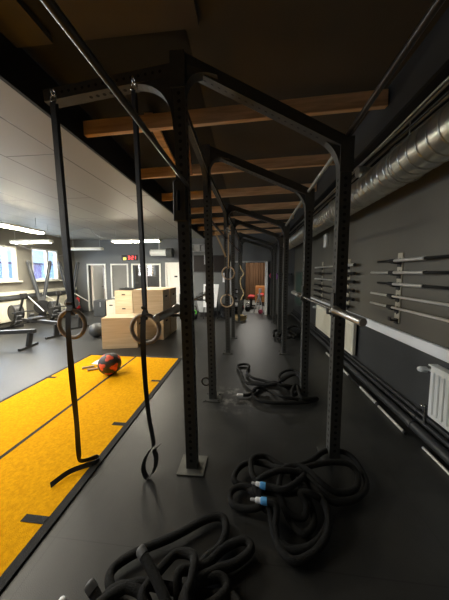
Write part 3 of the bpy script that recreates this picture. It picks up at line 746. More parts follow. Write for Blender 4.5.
# ------------------------------------------------------------------ battle ropes
ROPE_A = [(0.1, 1.39, 0.12), (0.19, 1.37, 0.12), (0.18, 1.3, 0.054), (0.19, 1.21, 0.04), (0.26, 1.15, 0.04), (0.38, 1.2, 0.04), (0.48, 1.29, 0.06), (0.51, 1.39, 0.098), (0.48, 1.51, 0.092), (0.39, 1.61, 0.041), (0.2, 1.49, 0.08), (0.1, 1.44, 0.106), (-0.0, 1.54, 0.05), (-0.09, 1.58, 0.06), (-0.06, 1.7, 0.05), (0.04, 1.77, 0.05), (0.17, 1.76, 0.045), (0.3, 1.68, 0.102), (0.49, 1.77, 0.087), (0.70, 1.97, 0.04), (0.87, 1.92, 0.06), (0.9, 1.70, 0.04), (0.78, 1.56, 0.04), (0.59, 1.48, 0.065), (0.48, 1.52, 0.11), (0.4, 1.68, 0.062), (0.27, 1.77, 0.048), (0.16, 1.84, 0.05), (0.05, 1.77, 0.08), (0.04, 1.62, 0.1), (0.1, 1.54, 0.09), (0.22, 1.46, 0.1), (0.27, 1.37, 0.04), (0.34, 1.29, 0.04), (0.42, 1.35, 0.04), (0.43, 1.44, 0.057), (0.4, 1.54, 0.052), (0.27, 1.47, 0.107), (0.12, 1.5, 0.077), (-0.03, 1.54, 0.06), (-0.11, 1.5, 0.04), (-0.09, 1.42, 0.04), (0.01, 1.39, 0.05), (0.11, 1.41, 0.076), (0.07, 1.47, 0.12), (0.09, 1.53, 0.13), (0.24, 1.6, 0.15), (0.42, 1.61, 0.13), (0.27, 1.46, 0.15), (0.17, 1.47, 0.14), (0.1, 1.48, 0.14)]
ROPE_B = [(-0.74, 0.91, 0.09), (-0.68, 0.88, 0.06), (-0.66, 0.83, 0.054), (-0.53, 0.81, 0.056), (-0.35, 0.81, 0.109), (-0.27, 0.89, 0.072), (-0.26, 0.99, 0.06), (-0.22, 1.1, 0.05), (-0.15, 1.17, 0.04), (-0.12, 1.26, 0.04), (-0.15, 1.33, 0.04), (-0.25, 1.31, 0.04), (-0.42, 1.2, 0.04), (-0.59, 1.11, 0.04), (-0.69, 1.03, 0.04), (-0.68, 0.96, 0.05), (-0.58, 0.9, 0.045), (-0.4, 0.83, 0.102), (-0.24, 0.83, 0.087), (-0.09, 0.86, 0.04), (-0.01, 0.87, 0.085), (-0.06, 0.97, 0.05), (-0.17, 0.97, 0.046), (-0.34, 0.96, 0.065), (-0.51, 0.94, 0.1), (-0.62, 0.89, 0.1), (-0.68, 0.82, 0.09), (-0.56, 0.76, 0.105), (-0.38, 0.79, 0.082), (-0.3, 0.91, 0.04), (-0.33, 0.98, 0.12), (-0.27, 1.02, 0.1), (-0.21, 1.07, 0.06), (-0.12, 1.17, 0.04), (-0.01, 1.22, 0.04), (0.03, 1.18, 0.04), (-0.05, 1.11, 0.04), (-0.16, 1.05, 0.06), (-0.27, 0.94, 0.12), (-0.26, 0.85, 0.12), (-0.31, 0.8, 0.1), (-0.34, 0.86, 0.13), (-0.42, 0.93, 0.15), (-0.53, 1.01, 0.17)]
ROPE_C = [(-0.08, 2.83, 0.03), (0.04, 2.86, 0.03), (0.16, 3.07, 0.03), (0.4, 3.23, 0.03), (0.58, 2.99, 0.06), (0.68, 3.04, 0.072), (0.83, 3.28, 0.043), (0.79, 3.59, 0.04), (0.7, 3.66, 0.04), (0.53, 3.52, 0.04), (0.47, 3.32, 0.04), (0.49, 3.02, 0.106), (0.65, 3.08, 0.05), (0.61, 3.03, 0.06), (0.43, 3.0, 0.11), (0.27, 3.25, 0.03), (0.08, 3.34, 0.03), (0.0, 3.53, 0.03), (0.03, 3.79, 0.03), (-0.07, 3.84, 0.03), (-0.16, 3.74, 0.03), (-0.09, 3.48, 0.03), (-0.02, 3.18, 0.03), (0.16, 3.08, 0.06), (0.4, 3.03, 0.11), (0.61, 3.36, 0.062), (0.75, 3.39, 0.09), (0.74, 3.05, 0.105), (0.6, 2.81, 0.082), (0.56, 2.82, 0.12), (0.65, 3.0, 0.12), (0.66, 2.72, 0.1), (0.88, 2.86, 0.03), (0.76, 2.76, 0.03), (0.5, 2.71, 0.03), (0.23, 2.7, 0.03), (0.09, 2.8, 0.03), (0.08, 2.95, 0.03), (0.14, 2.95, 0.08), (0.28, 2.97, 0.041), (0.42, 2.74, 0.095), (0.62, 2.75, 0.06)]
ROPE_D = [(0.64, 5.53, 0.075), (0.69, 5.9, 0.108), (0.89, 6.1, 0.054), (0.99, 5.83, 0.056), (1.07, 5.33, 0.109), (1.2, 5.75, 0.072), (1.16, 6.38, 0.043), (1.27, 6.52, 0.098), (1.42, 6.44, 0.092), (1.4, 6.19, 0.041), (1.15, 5.62, 0.08), (0.95, 5.32, 0.106), (0.72, 5.46, 0.05), (1.02, 6.18, 0.06), (1.31, 6.48, 0.12), (1.44, 6.31, 0.067), (1.23, 5.66, 0.045)]
ROPE_A2 = [(0.35, 1.62, 0.12), (0.57, 1.73, 0.12), (0.78, 1.78, 0.1), (0.85, 1.73, 0.06), (0.78, 1.61, 0.05), (0.63, 1.54, 0.08), (0.53, 1.56, 0.12), (0.46, 1.63, 0.14), (0.38, 1.68, 0.13), (0.28, 1.65, 0.12), (0.23, 1.52, 0.13), (0.23, 1.44, 0.08), (0.29, 1.38, 0.05), (0.37, 1.38, 0.05), (0.39, 1.42, 0.1), (0.36, 1.46, 0.13), (0.44, 1.46, 0.13), (0.53, 1.45, 0.06), (0.5, 1.35, 0.04), (0.39, 1.24, 0.04), (0.27, 1.2, 0.04), (0.18, 1.24, 0.04), (0.16, 1.33, 0.05), (0.15, 1.39, 0.08), (0.13, 1.4, 0.05), (0.08, 1.44, 0.06), (0.06, 1.48, 0.11)]
ROPE_B2 = [(-0.47, 0.9, 0.1), (-0.59, 0.92, 0.1), (-0.66, 0.89, 0.06), (-0.51, 0.86, 0.05), (-0.32, 0.87, 0.09), (-0.17, 0.91, 0.08), (-0.09, 0.99, 0.06), (-0.13, 1.03, 0.06), (-0.22, 0.99, 0.08), (-0.28, 0.93, 0.1), (-0.29, 0.87, 0.1), (-0.39, 0.84, 0.1), (-0.47, 0.89, 0.12), (-0.44, 0.96, 0.12), (-0.41, 1.03, 0.1), (-0.37, 1.09, 0.08), (-0.28, 1.08, 0.09), (-0.26, 0.99, 0.12), (-0.27, 0.91, 0.12)]
ROPE_A = ROPE_A[:10]+ROPE_A2+ROPE_A[11:]
ROPE_B = ROPE_B[:29]+ROPE_B2+ROPE_B[29:]
def rope(label, pts, r, ends=None, name='battle_rope', mat='rope'):
    t = thing(name, label, 'rope', (0, 0, 0))
    pts = [(p[0], p[1], max(p[2]*1.0, r+.002)) for p in pts]
    P = spline(pts, 7); m = MB(); m.tube(P, r, 12); m.build('rope_body', M[mat], t)
    for which, segs in (ends or {}).items():
        Q = P if which == 0 else list(reversed(P))
        a = Q[0]; d = (Q[2]-Q[0]).normalized()
        for (o0, o1, rr, mt, nm) in segs:
            L = o1-o0; c = MB(); c.tube([a+d*(o0-rr*.45), a+d*(o0-rr*.3), a+d*o0, a+d*(o0+L*.3), a+d*o1], [rr*.45, rr*.8, rr*.98, rr, rr], 14); c.build(nm, M[mt], t)
    return t
rope('tangled black battle rope with blue taped ends around the near right post', ROPE_A, .0205, {0: [(-.07, .0, .009, 'lgrey', 'handle_core'), (.0, .035, .0215, 'blue', 'tape_band'), (-.035, .002, .0165, 'paper', 'white_tape')], 1: [(-.06, .0, .009, 'lgrey', 'handle_core'), (.0, .032, .0215, 'blue', 'tape_band'), (-.03, .002, .0165, 'paper', 'white_tape')]})
rope('black battle rope heaped in the near foreground with thick stub ends', ROPE_B, .0225, {0: [(-.015, .02, .0245, 'grey', 'end_cap')], 1: [(-.015, .02, .0245, 'grey', 'end_cap')]})
rope('black battle rope sprawled around the second right post with a white taped end', ROPE_C, .0195, {0: [(-.04, .03, .020, 'paper', 'end_cap')]})
rope('small heap of black rope far along the rig by the fourth right post', ROPE_D, .03)
m = MB(); m.lathe([(0, 0), (.016, .002), (.02, .012), (.014, .024), (0, .027)], None, 12); o = m.build('chalk_lump', M['paper'], None, 0, (-.885, .895, 0)); tag(o, 'small white lump lying on the floor at the bottom left corner', 'chalk')
# tan rope coil and hanging tan rope near the far left upright
pts = []
for k in range(46):
    a = k*.7; pts.append((-.28+.20*math.cos(a)*(1+.2*math.sin(k)), 7.62+.2*math.sin(a)*(1+.2*math.cos(k*1.7)), .03+.0032*k))
rope('tan rope coil on the floor at the foot of a far left upright', pts, .022, None, 'rope_coil', 'tanrope')
rp = [(-.24, 7.1, 1.84), (-.20, 7.1, 1.72), (-.13, 7.1, 1.58), (-.21, 7.1, 1.45), (-.23, 7.1, 1.32), (-.20, 7.1, 1.16), (-.12, 7.1, .98), (-.17, 7.1, .86), (-.21, 7.1, .76)]
t = thing('hanging_rope', 'kinked tan rope hanging on the far left upright', 'rope'); m = MB(); m.tube(spline(rp, 5), .02, 10); m.build('rope_body', M['tanrope'], t)
m = MB(); m.torus((-.245, 7.12, 1.88), .04, .01, axis='y', seg=16, ts=6); m.build('hook', M['steel'], t)

# ------------------------------------------------------------------ balls
def patched_ball(label, loc, R):
    t = thing('medicine_ball', label, 'medicine ball', loc)
    m = MB(); n = 28; prof = [(R*math.sin(PI*k/n), R-R*math.cos(PI*k/n)) for k in range(n+1)]; prof[0] = (0, 0); prof[-1] = (0, 2*R)
    m.lathe(prof, None, 40); m.build('ball', M['ballblack'], t)
    # red patches: rounded spherical triangles
    ctr = Vector((0, 0, R))
    for i, (lon, lat, s, rot) in enumerate(((-100, 4, .44, 95), (-33, -6, .48, 30), (-62, 52, .46, 210), (-70, -52, .42, 120), (30, 30, .45, 60), (100, 20, .45, 0), (165, -10, .45, 40), (200, 50, .42, 10))):
        lo, la = math.radians(lon), math.radians(lat)
        nrm = Vector((math.cos(la)*math.cos(lo), math.cos(la)*math.sin(lo), math.sin(la)))
        u = nrm.cross(Vector((0, 0, 1))).normalized(); v = nrm.cross(u)
        rings = [[] for _ in range(5)]; vs = []; fs = []; K = 24
        for j in range(5):
            for k in range(K):
                a = 2*PI*k/K; rad = s*(.72+.22*math.cos(3*a+math.radians(rot)))*j/4
                d = (nrm + (u*math.cos(a)+v*math.sin(a))*math.tan(min(rad, 1.2))).normalized()
                vs.append(ctr + d*(R*(1.006 if j < 4 else .998)))
        for j in range(4):
            for k in range(K):
                q = (k+1) % K; fs.append((j*K+k, j*K+q, (j+1)*K+q, (j+1)*K+k))
        m = MB(); m.add(vs, fs, None, True); m.build('red_patch', M['ballred'], t)
    return t
patched_ball('black medicine ball with red patches resting on the yellow turf', (-2.15, 3.28, .013), .168)
m = MB(); R = .185; n = 24; prof = [(R*math.sin(PI*k/n), R*.95-R*.95*math.cos(PI*k/n)) for k in range(n+1)]; prof[0] = (0, 0); prof[-1] = (0, 2*R*.95)
t = thing('medicine_ball', 'plain dark grey medicine ball on the floor left of the plywood box', 'medicine ball', (-3.76, 5.27, 0)); m.lathe(prof, None, 32); m.build('ball', M['vinyl'], t)
m = MB()
for a in (0, PI/3, 2*PI/3): m.tube([(R*1.004*math.cos(a)*math.sin(b), R*1.004*math.sin(a)*math.sin(b), R*.95-R*.95*1.004*math.cos(b)) for b in [2*PI*k/40 for k in range(40)]], .003, 6, closed=True)
m.build('seam', M['grey'], t)
# things beside the ball
m = MB(); m.add([(0, 0, 0), (.28, -.03, 0), (.30, .16, .004), (.10, .24, .03), (.02, .14, .012)], [(0, 1, 2, 3, 4)]); o = m.build('paper_sheet', M['paper'], None, 0, (-2.72, 3.62, .016)); sd = o.modifiers.new('Solid', 'SOLIDIFY'); sd.thickness = .002; tag(o, 'white sheet of paper on the turf just behind the medicine ball', 'paper')
t = thing('jump_rope', 'brown handled jump rope lying on the turf left of medicine ball', 'jump rope', (0, 0, 0))
for a, b in (((-2.72, 3.40, .03), (-2.58, 3.50, .03)), ((-2.58, 3.34, .03), (-2.42, 3.44, .03))):
    m = MB(); m.tube([a, Vector(a).lerp(Vector(b), .5), b], [.018, .015, .019], 12); m.build('handle', M['ringwood'], t)
m = MB(); m.tube(spline([(-2.58, 3.50, .03), (-2.48, 3.56, .025), (-2.38, 3.50, .02), (-2.34, 3.42, .02), (-2.42, 3.44, .03)], 6), .006, 8); m.build('cord', M['black'], t)

# ------------------------------------------------------------------ plyo boxes
def plyo(label, loc, dims, rz=0, mat='ply', slots='x', group=None, cat='plyo box'):
    t = thing('plyo_box', label, cat, loc, rz, group)
    w, d, h = dims; th = .018
    m = MB()
    for s in (-1, 1): m.box((0, s*(d/2-th/2), h/2), (w, th, h))
    for s in (-1, 1): m.box((s*(w/2-th/2), 0, h/2), (th, d-2*th, h))
    m.box((0, 0, th/2), (w-2*th, d-2*th, th)); m.build('side_panels', M[mat], t, .002)
    m = MB(); m.box((0, 0, h-th/2+.001), (w-.002-2*th, d-.002-2*th, th)); m.build('top_panel', M[mat], t)
    m = MB(); hh = h*.72
    for s in (-1, 1):
        if slots == 'x':
            m.cbox((s*(w/2), 0, hh), (.006, .13, .04), .018)
        else: m.cbox((0, s*(d/2), hh), (.13, .006, .04), .018)
    m.build('handle_slot', M['hole'], t)
    return t
plyo('low wide plywood plyo box standing alone in front of the tall stack', (-2.755, 4.73, 0), (.71, .50, .655), .26)
g = 'tall plywood boxes'
plyo('lower box of the nearer plywood column beside the turf', (-2.37, 5.42, 0), (.74, .46, .60), 0, 'ply', 'x', g)
plyo('upper box of the nearer plywood column beside the turf', (-2.37, 5.42, .602), (.74, .46, .60), 0, 'ply', 'x', g)
plyo('lower box of the farther plywood column, behind the nearer one', (-2.37, 5.96, 0), (.74, .50, .60), 0, 'ply', 'x', g)
plyo('upper box of the farther plywood column, behind the nearer one', (-2.37, 5.96, .602), (.74, .50, .60), 0, 'ply', 'x', g)
g = 'small plywood boxes at the back'
plyo('lower of two small plywood boxes stacked before the interior window', (-4.34, 7.78, 0), (.64, .46, .48), 0, 'ply', 'y', g)
plyo('upper of two small plywood boxes stacked before the interior window', (-4.34, 7.78, .482), (.64, .46, .50), 0, 'ply', 'y', g)
plyo('pale plywood box with handle slot beside the dark grey box', (-4.95, 7.96, 0), (.36, .40, .60), 0, 'ply2', 'y')
t = thing('storage_box', 'dark grey storage box by the open door', 'box', (-5.42, 7.98, 0))
m = MB(); m.cbox((0, 0, .28), (.46, .42, .56), .015); m.build('body', M['vinyl'], t); m = MB(); m.cbox((0, 0, .575), (.48, .44, .03), .008); m.build('lid', M['grey'], t); m = MB(); m.box((.05, -.215, .45), (.025, .01, .18)); m.build('strap', M['lgrey'], t)
for k, (x, y, z, l) in enumerate(((-3.72, 7.05, 0, 'black sandbag on the floor between the plywood boxes'), (-4.30, 7.76, .984, 'flat black sandbag lying on top of the small plywood boxes'))):
    t = thing('sandbag', l, 'sandbag', (x, y, z))
    m = MB(); m.lathe([(0, 0), (.05, .0), (.11, .04), (.12, .16), (.12, .42), (.10, .54), (.04, .58), (0, .58)], None, 18, (-.29, 0, .07), 'x')
    if k: 
        for v in m.v: v.z = (v.z-.0)*.35; 
    z0 = min(v.z for v in m.v)
    for v in m.v: v.z -= z0
    m.build('bag', M['vinyl'] if not k else M['black'], t)
    m = MB(); m.tube(spline([(-.12, -.02, .15 if not k else .05), (-.06, -.03, .22 if not k else .09), (.06, -.03, .22 if not k else .09), (.12, -.02, .15 if not k else .05)], 5), .012, 8); m.build('handle', M['strap'], t)

# ------------------------------------------------------------------ rowing machines, ski machines
def rower(label, loc, rz, L=2.3, group='rowing machines', fly=True):
    t = thing('rowing_machine', label, 'rowing machine', loc, rz, group)   # rear end at x=0, rail runs to +x toward the flywheel
    m = MB(); m.bar((0, 0, .36), (L*.78, 0, .30), .06, .07, M['black']); m.bar((.02, 0, .398), (L*.76, 0, .338), .05, .012, M['alu']); m.build('rail', None, t)
    m = MB(); m.bar((.10, 0, .34), (.16, 0, .03), .05, .11); m.bar((.10, 0, .34), (.04, 0, .36), .065, .09); m.build('rear_leg', M['black'], t)
    m = MB(); m.bar((.16, -.24, .025), (.16, .24, .025), .06, .05); m.build('rear_foot', M['black'], t)
    m = MB(); m.cbox((L*.42, 0, .42), (.24, .30, .05), .02); m.cbox((L*.42, 0, .375), (.14, .1, .05), .01); m.build('seat', M['black'], t)
    m = MB(); m.cyl((L*.84, -.09, .48), (L*.84, .09, .48), .22, 28); m.torus((L*.84, -.09, .48), .21, .02, axis='y', seg=28, ts=8); m.torus((L*.84, .09, .48), .21, .02, axis='y', seg=28, ts=8); fl = m.build('flywheel', M['black'], t)
    m = MB()
    for s in (-1, 1): m.cyl((L*.84, s*.09, .48), (L*.84, s*.105, .48), .16, 20); 
    m.build('vent_cover', M['black'], fl)
    m = MB(); m.bar((L*.78, 0, .30), (L*.97, 0, .06), .06, .06); m.bar((L*.84, -.04, .48), (L*.97, -.04, .06), .03, .05); m.bar((L*.97, -.28, .035), (L*.97, .28, .035), .06, .06); m.build('front_leg', M['black'], t)
    for s in (-1, 1):
        m = MB(); m.box((L*.66, s*.14, .34), (.03, .11, .30), rot=(0, -.6, 0)); m.box((L*.65, s*.14, .30), (.035, .13, .05), rot=(0, -.6, 0)); m.build('footplate', M['grey'], t)
    m = MB(); m.bar((L*.76, 0, .5), (L*.66, 0, .95), .045, .04); m.cbox((L*.65, 0, .98), (.05, .16, .14), .012); m.build('monitor_arm', M['black'], t)
    m = MB(); m.tube([(L*.69, -.25, .52), (L*.68, -.1, .54), (L*.68, .1, .54), (L*.69, .25, .52)], .016, 8); m.cyl((L*.68, 0, .54), (L*.78, 0, .52), .006, 6); m.build('handle', M['black'], t)
    return t
rower('nearest rowing machine cut off by the left edge, its rear leg toward camera', (-4.52, 4.36, 0), PI+.16)
rower('middle rowing machine seen just behind the left hanging ring', (-4.62, 5.10, 0), PI-.33, 2.4)
rower('farthest rowing machine below the second ski machine', (-4.72, 6.02, 0), PI-.42, 1.95)
def ski(label, loc, rz):
    t = thing('ski_machine', label, 'ski machine', loc, rz, 'ski machines')
    m = MB(); m.cbox((0, 0, .04), (.45, .6, .06), .015); m.build('platform', M['black'], t)
    m = MB(); m.bar((0, 0, .05), (0, 0, .82), .14, .2); m.build('column', M['grey'], t)
    for s in (-1, 1):
        m = MB(); m.bar((0, s*.05, .70), (0, s*.28, 1.98), .075, .10, M['skigrey']); m.bar((.042, s*.06, .80), (.042, s*.28, 1.96), .008, .03, M['grey'])
        a = m.build('arm', None, t)
        h = MB(); h.cyl((.06, s*.28, 1.93), (.06, s*.28, 1.84), .018, 10); h.cyl((0, s*.28, 1.97), (.08, s*.28, 1.97), .04, 12); h.build('pull_handle', M['black'], a)
    m = MB(); m.cyl((.07, 0, .50), (.20, 0, .50), .22, 24); m.build('flywheel', M['black'], t)
    m = MB(); m.cyl((.0, .03, .92), (.16, .56, .50), .014, 10); m.build('silver_rod', M['silver'], t)
    return t
ski('first ski machine with V-shaped arms below the gap between left windows', (-6.80, 6.86, 0), -.8)
ski('second ski machine with V-shaped arms half hidden by the left strap', (-6.50, 7.75, 0), -.72)
m = MB(); m.cyl((-6.9, 6.5, .86), (-6.15, 6.25, .45), .016, 10); 
o = m.build('silver_pole', M['silver']); tag(o, 'thin silver pole slanting down in front of the wall ledge', 'pole')
# fire extinguisher
t = thing('fire_extinguisher', 'red fire extinguisher standing near back left corner', 'fire extinguisher', (-6.92, 8.6, 0.16))
m = MB(); m.lathe([(0, 0), (.075, 0), (.08, .02), (.08, .36), (.06, .42), (.025, .45), (.025, .48), (0, .48)], None, 18); m.build('cylinder', M['red'], t)
m = MB(); m.box((0, -.04, .5), (.03, .12, .03)); m.box((0, -.06, .54), (.02, .12, .015), rot=(.3, 0, 0)); m.build('valve', M['black'], t)
m = MB(); m.tube(spline([(0, .03, .49), (.09, .02, .45), (.10, 0, .3), (.09, -.01, .15)], 5), .012, 8); m.build('hose', M['black'], t)
m = MB(); m.lathe([(.081, .12), (.081, .26)], None, 18); m.build('label_band', M['paper'], t)
m = MB(); m.cbox((0, 0, .08), (.22, .22, .16), .01); o = m.build('plinth', M['black'], None, 0, (-6.92, 8.6, 0)); tag(o, 'small black stand under the red fire extinguisher', 'stand')

# ------------------------------------------------------------------ ceiling lights and wall fittings, left room
def batten(label, loc, rz, L, lit=True, drop=.3):
    t = thing('fluorescent_light', label, 'ceiling light', loc, rz)
    m = MB(); m.cbox((0, 0, .045), (L, .16, .05), .012); m.prism([(-.10, .02), (.10, .02), (.08, .05), (-.08, .05)], L-.02, None, Matrix.Rotation(PI/2, 4, 'Z')); m.build('housing', M['white'], t)
    for s in (-1, 1):
        b = MB(); b.cyl((-L/2+.05, s*.05, 0), (L/2-.05, s*.05, 0), .019, 10); b.build('tube', M['tube' if lit else 'tubeoff'], t)
    for s in (-1, 1):
        b = MB(); b.cyl((s*L*.42, 0, .06), (s*L*.42, 0, drop), .005, 6); b.build('hanger', M['lgrey'], t)
        c = MB(); c.cbox((s*(L/2-.02), 0, .01), (.05, .15, .05), .01); c.build('end_cap', M['white'], t)
    return t
batten('lit fluorescent batten hung before the middle back wall, above the red clock', (-3.20, 6.35, 2.50), 0, 1.46, drop=.45)
batten('lit fluorescent batten in front of the gap between left windows', (-6.10, 5.95, 2.46), 0, 1.22, drop=.49)
batten('lit fluorescent batten nearest the left edge, running away from camera', (-5.2, 4.25, 2.60), PI/2, 2.3, drop=.35)
batten('unlit white batten near the back wall behind the left strap', (-5.68, 7.6, 2.42), 0, 1.2, False, .53)
m = MB()
pts = spline([(-5.75, 7.2, 2.93), (-5.6, 7.2, 2.86), (-5.45, 7.2, 2.92)], 6)
m.tube(spline([(-4.7, 6.4, 2.93), (-4.55, 6.4, 2.80), (-4.35, 6.4, 2.66), (-4.0, 6.37, 2.56)], 6), .008, 6); m.tube(spline([(-5.7, 6.4, 2.70), (-5.2, 6.5, 2.86), (-4.9, 6.4, 2.90), (-4.7, 6.4, 2.93)], 6), .008, 6)
o = m.build('power_cable', M['lgrey']); tag(o, 'thin pale cable looping under the white ceiling between lights', 'cable')
m = MB(); m.tube(spline([(-6.9, 6.3, 2.44), (-6.75, 6.9, 2.25), (-6.8, 7.4, 2.20), (-6.9, 7.9, 2.26), (-6.95, 8.3, 2.45)], 8), .007, 6); o = m.build('power_cable', M['lgrey']); tag(o, 'sagging pale cable in front of the farther left window', 'cable')
t = thing('led_clock', 'black wall clock with red digits above the interior windows', 'clock', (-4.78, YB-.03, 2.22))
m = MB(); m.cbox((0, 0, 0), (.66, .05, .22), .01); m.build('case', M['black'], t)
segs = {'3': 'abgcd', '2': 'abged', '1': 'bc'}
m = MB()
def digit(ch, x):
    w, h, th = .066, .066, .015
    pos = {'a': (0, h, 1), 'g': (0, 0, 1), 'd': (0, -h, 1), 'b': (w/2, h/2, 0), 'c': (w/2, -h/2, 0), 'f': (-w/2, h/2, 0), 'e': (-w/2, -h/2, 0)}
    for s in segs[ch]:
        px, pz, hor = pos[s]; m.box((x+px, -.028, pz), (w, .006, th) if hor else (th, .006, h))
digit('3', -.01); digit('2', .14); digit('1', .235)
for z in (-.03, .03): m.box((.065, -.028, z), (.016, .006, .016))
m.build('digits', M['led'], t)
m = MB(); m.box((-.19, -.028, -.045), (.13, .006, .10)); m.build('indicator', M['yellow'], t)
t = thing('fan_heater', 'pale cylindrical fan heater on a bracket high on back wall', 'heater', (-3.22, 8.35, 2.36))
m = MB(); m.cyl((-.42, 0, 0), (.20, 0, 0), .12, 24); m.build('body', M['radw'], t)
m = MB(); m.cyl((.20, 0, 0), (.42, 0, 0), .17, 24); m.torus((.42, 0, 0), .165, .012, axis='x', seg=24, ts=6); m.build('fan_drum', M['vinyl'], t)
m = MB(); m.torus((-.42, 0, 0), .12, .014, axis='x', seg=24, ts=6); m.build('rim', M['lgrey'], t)
m = MB(); m.box((-.1, .27, .14), (.06, .55, .03)); m.box((-.1, .0, .33), (.05, .05, .5)); m.build('bracket', M['lgrey'], t)
# television
t = thing('television', 'large dark television mounted on the back wall behind the left posts', 'television', (-1.42, YB-.05, 1.96))
m = MB(); m.cbox((0, 0, 0), (1.42, .05, .66), .012); m.build('casing', M['black'], t)
m = MB(); m.box((0, -.0262, .01), (1.37, .003, .60)); m.build('screen', M['tv'], t)
m = MB(); m.box((0, .035, 0), (.3, .03, .3)); m.build('wall_mount', M['black'], t)
m = MB(); m.cbox((-1.65, YB-.09, 2.12), (.10, .03, .36), .006); o = m.build('speaker_bar', M['lgrey']); tag(o, 'slim pale box fixed in front of the television upper half', 'wall box')
m = MB(); m.box((-.92, YB-.006, 1.42), (.13, .004, .36)); o = m.build('paper_notice', M['paper']); tag(o, 'narrow white notice on the back wall right of television', 'notice')
# easel whiteboard
t = thing('easel_whiteboard', 'white board leaning on an easel under the television', 'whiteboard', (-1.24, 7.7, 0))
m = MB(); m.prism([(-.30, .42), (.16, .42), (.24, 1.22), (-.30, 1.22)], .02, None, Matrix.Rotation(-.12, 4, 'X')); m.build('board', M['paper'], t)
for a, b in (((-.24, .0, 1.2), (-.30, -.08, 0)), ((.18, 0, 1.2), (.2, -.08, 0)), ((0, .12, 1.2), (0, .45, 0))):
    m = MB(); m.bar((a[0], a[1]+.16, a[2]), (b[0], b[1]+.16, b[2]), .03, .03); m.build('leg', M['black'], t)
# heap left of the easel: grey ball bag, plates, kettlebell
def kettle(label, loc, mb_, mh, s=1):
    t = thing('kettlebell', label, 'kettlebell', loc)
    m = MB(); m.lathe([(0, 0), (.07*s, 0), (.115*s, .05*s), (.125*s, .11*s), (.10*s, .18*s), (.05*s, .215*s), (0, .22*s)], None, 20); m.build('bell', M[mb_], t)
    m = MB(); m.tube(spline([(-.07*s, 0, .18*s), (-.085*s, 0, .26*s), (-.05*s, 0, .32*s), (.05*s, 0, .32*s), (.085*s, 0, .26*s), (.07*s, 0, .18*s)], 5), .018*s, 10); m.build('handle', M[mh], t)
    return t
kettle('black kettlebell with bright green handle left of the second left post', (-1.86, 7.7, 0), 'black', 'green', .95)
kettle('black kettlebell behind the green handled one', (-1.98, 8.15, 0), 'black', 'black', 1.2)
t = thing('storage_tub', 'pale grey tub holding dark gear below the television', 'tub', (-1.56, 8.3, 0))
m = MB(); m.prism([(-.20, .18), (.20, .18), (.28, .58), (-.28, .58)], .42); m.build('tub', M['lgrey'], t)
m = MB(); m.box((0, 0, .09), (.34, .34, .18)); m.build('trolley_base', M['black'], t)
for k, (x, y, z, r) in enumerate(((-1.68, 8.26, .60, .15), (-1.40, 8.36, .59, .10))):
    m = MB(); n = 16; m.lathe([(r*math.sin(PI*q/n) if 0 < q < n else 0, r-r*math.cos(PI*q/n)) for q in range(n+1)], None, 20); o = m.build('slam_ball', M['grey' if k else 'vinyl'], None, 0, (x, y, z)); tag(o, ['larger dark slam ball in the pale tub below the television', 'smaller dark slam ball in the pale tub below the television'][k], 'slam ball')
# stacks of bumper plates by the opening
plate = None
for (cx, cy, n, lab) in ((-.80, 8.25, 5, 'black bumper plate in the left low stack before the storage opening'), (-.47, 8.70, 4, 'black bumper plate in the right low stack before the storage opening')):
    for k in range(n):
        lb = lab.replace('black bumper plate', ['lowest', 'second', 'third', 'fourth', 'fifth'][k]+' black bumper plate')
        if plate is None:
            plate = thing('bumper_plate', lb, 'weight plate', (cx, cy, 0), 0, 'bumper plates stacked by the opening')
            m = MB(); m.lathe([(.026, .0), (.21, 0), (.225, .015), (.225, .07), (.21, .085), (.17, .085), (.16, .07), (.08, .07), (.07, .085), (.026, .085), (.026, 0)], None, 28); m.build('disc', M['black'], plate)
            m = MB(); m.lathe([(.025, -.001), (.045, -.001), (.045, .088), (.025, .088), (.025, -.001)], None, 18); m.build('hub', M['chrome'], plate)
        else: dup(plate, (cx+.01*math.sin(k*2), cy+.01*math.cos(k*3), k*.09), 0, lb)

# ------------------------------------------------------------------ bands on the back wall and right corner
t = thing('band_rail', 'small hook rail on back wall right of the storage opening', 'hook rail', (1.22, YB-.02, 1.56))
m = MB(); m.box((0, 0, 0), (.86, .03, .05)); m.build('rail', M['black'], t)
for k in range(5):
    m = MB(); m.tube([(-.34+k*.17, -.01, 0), (-.34+k*.17, -.06, -.01), (-.34+k*.17, -.07, .02)], .008, 6); m.build('hook', M['chrome'], t)
for k, (c, l) in enumerate((('pink', 'pink exercise band at the left end of the hook rail'), ('purple', 'purple exercise band on the second hook'), ('pink', 'pink exercise band on the middle hook'), ('orange', 'orange exercise band on the fourth hook'), ('grey', 'dark grey exercise band at the right end of the hook rail'))):
    x = 1.22-.34+k*.17; L = [.16, .22, .14, .2, .45][k]
    m = MB(); m.tube([(x+.045*math.sin(a), YB-.075, 1.58-L/2+ (L/2)*math.cos(a)) for a in [2*PI*q/20 for q in range(20)]], .022, 8, closed=True); o = m.build('exercise_band', M[c]); tag(o, l, 'exercise band', 'exercise bands on the hook rail')

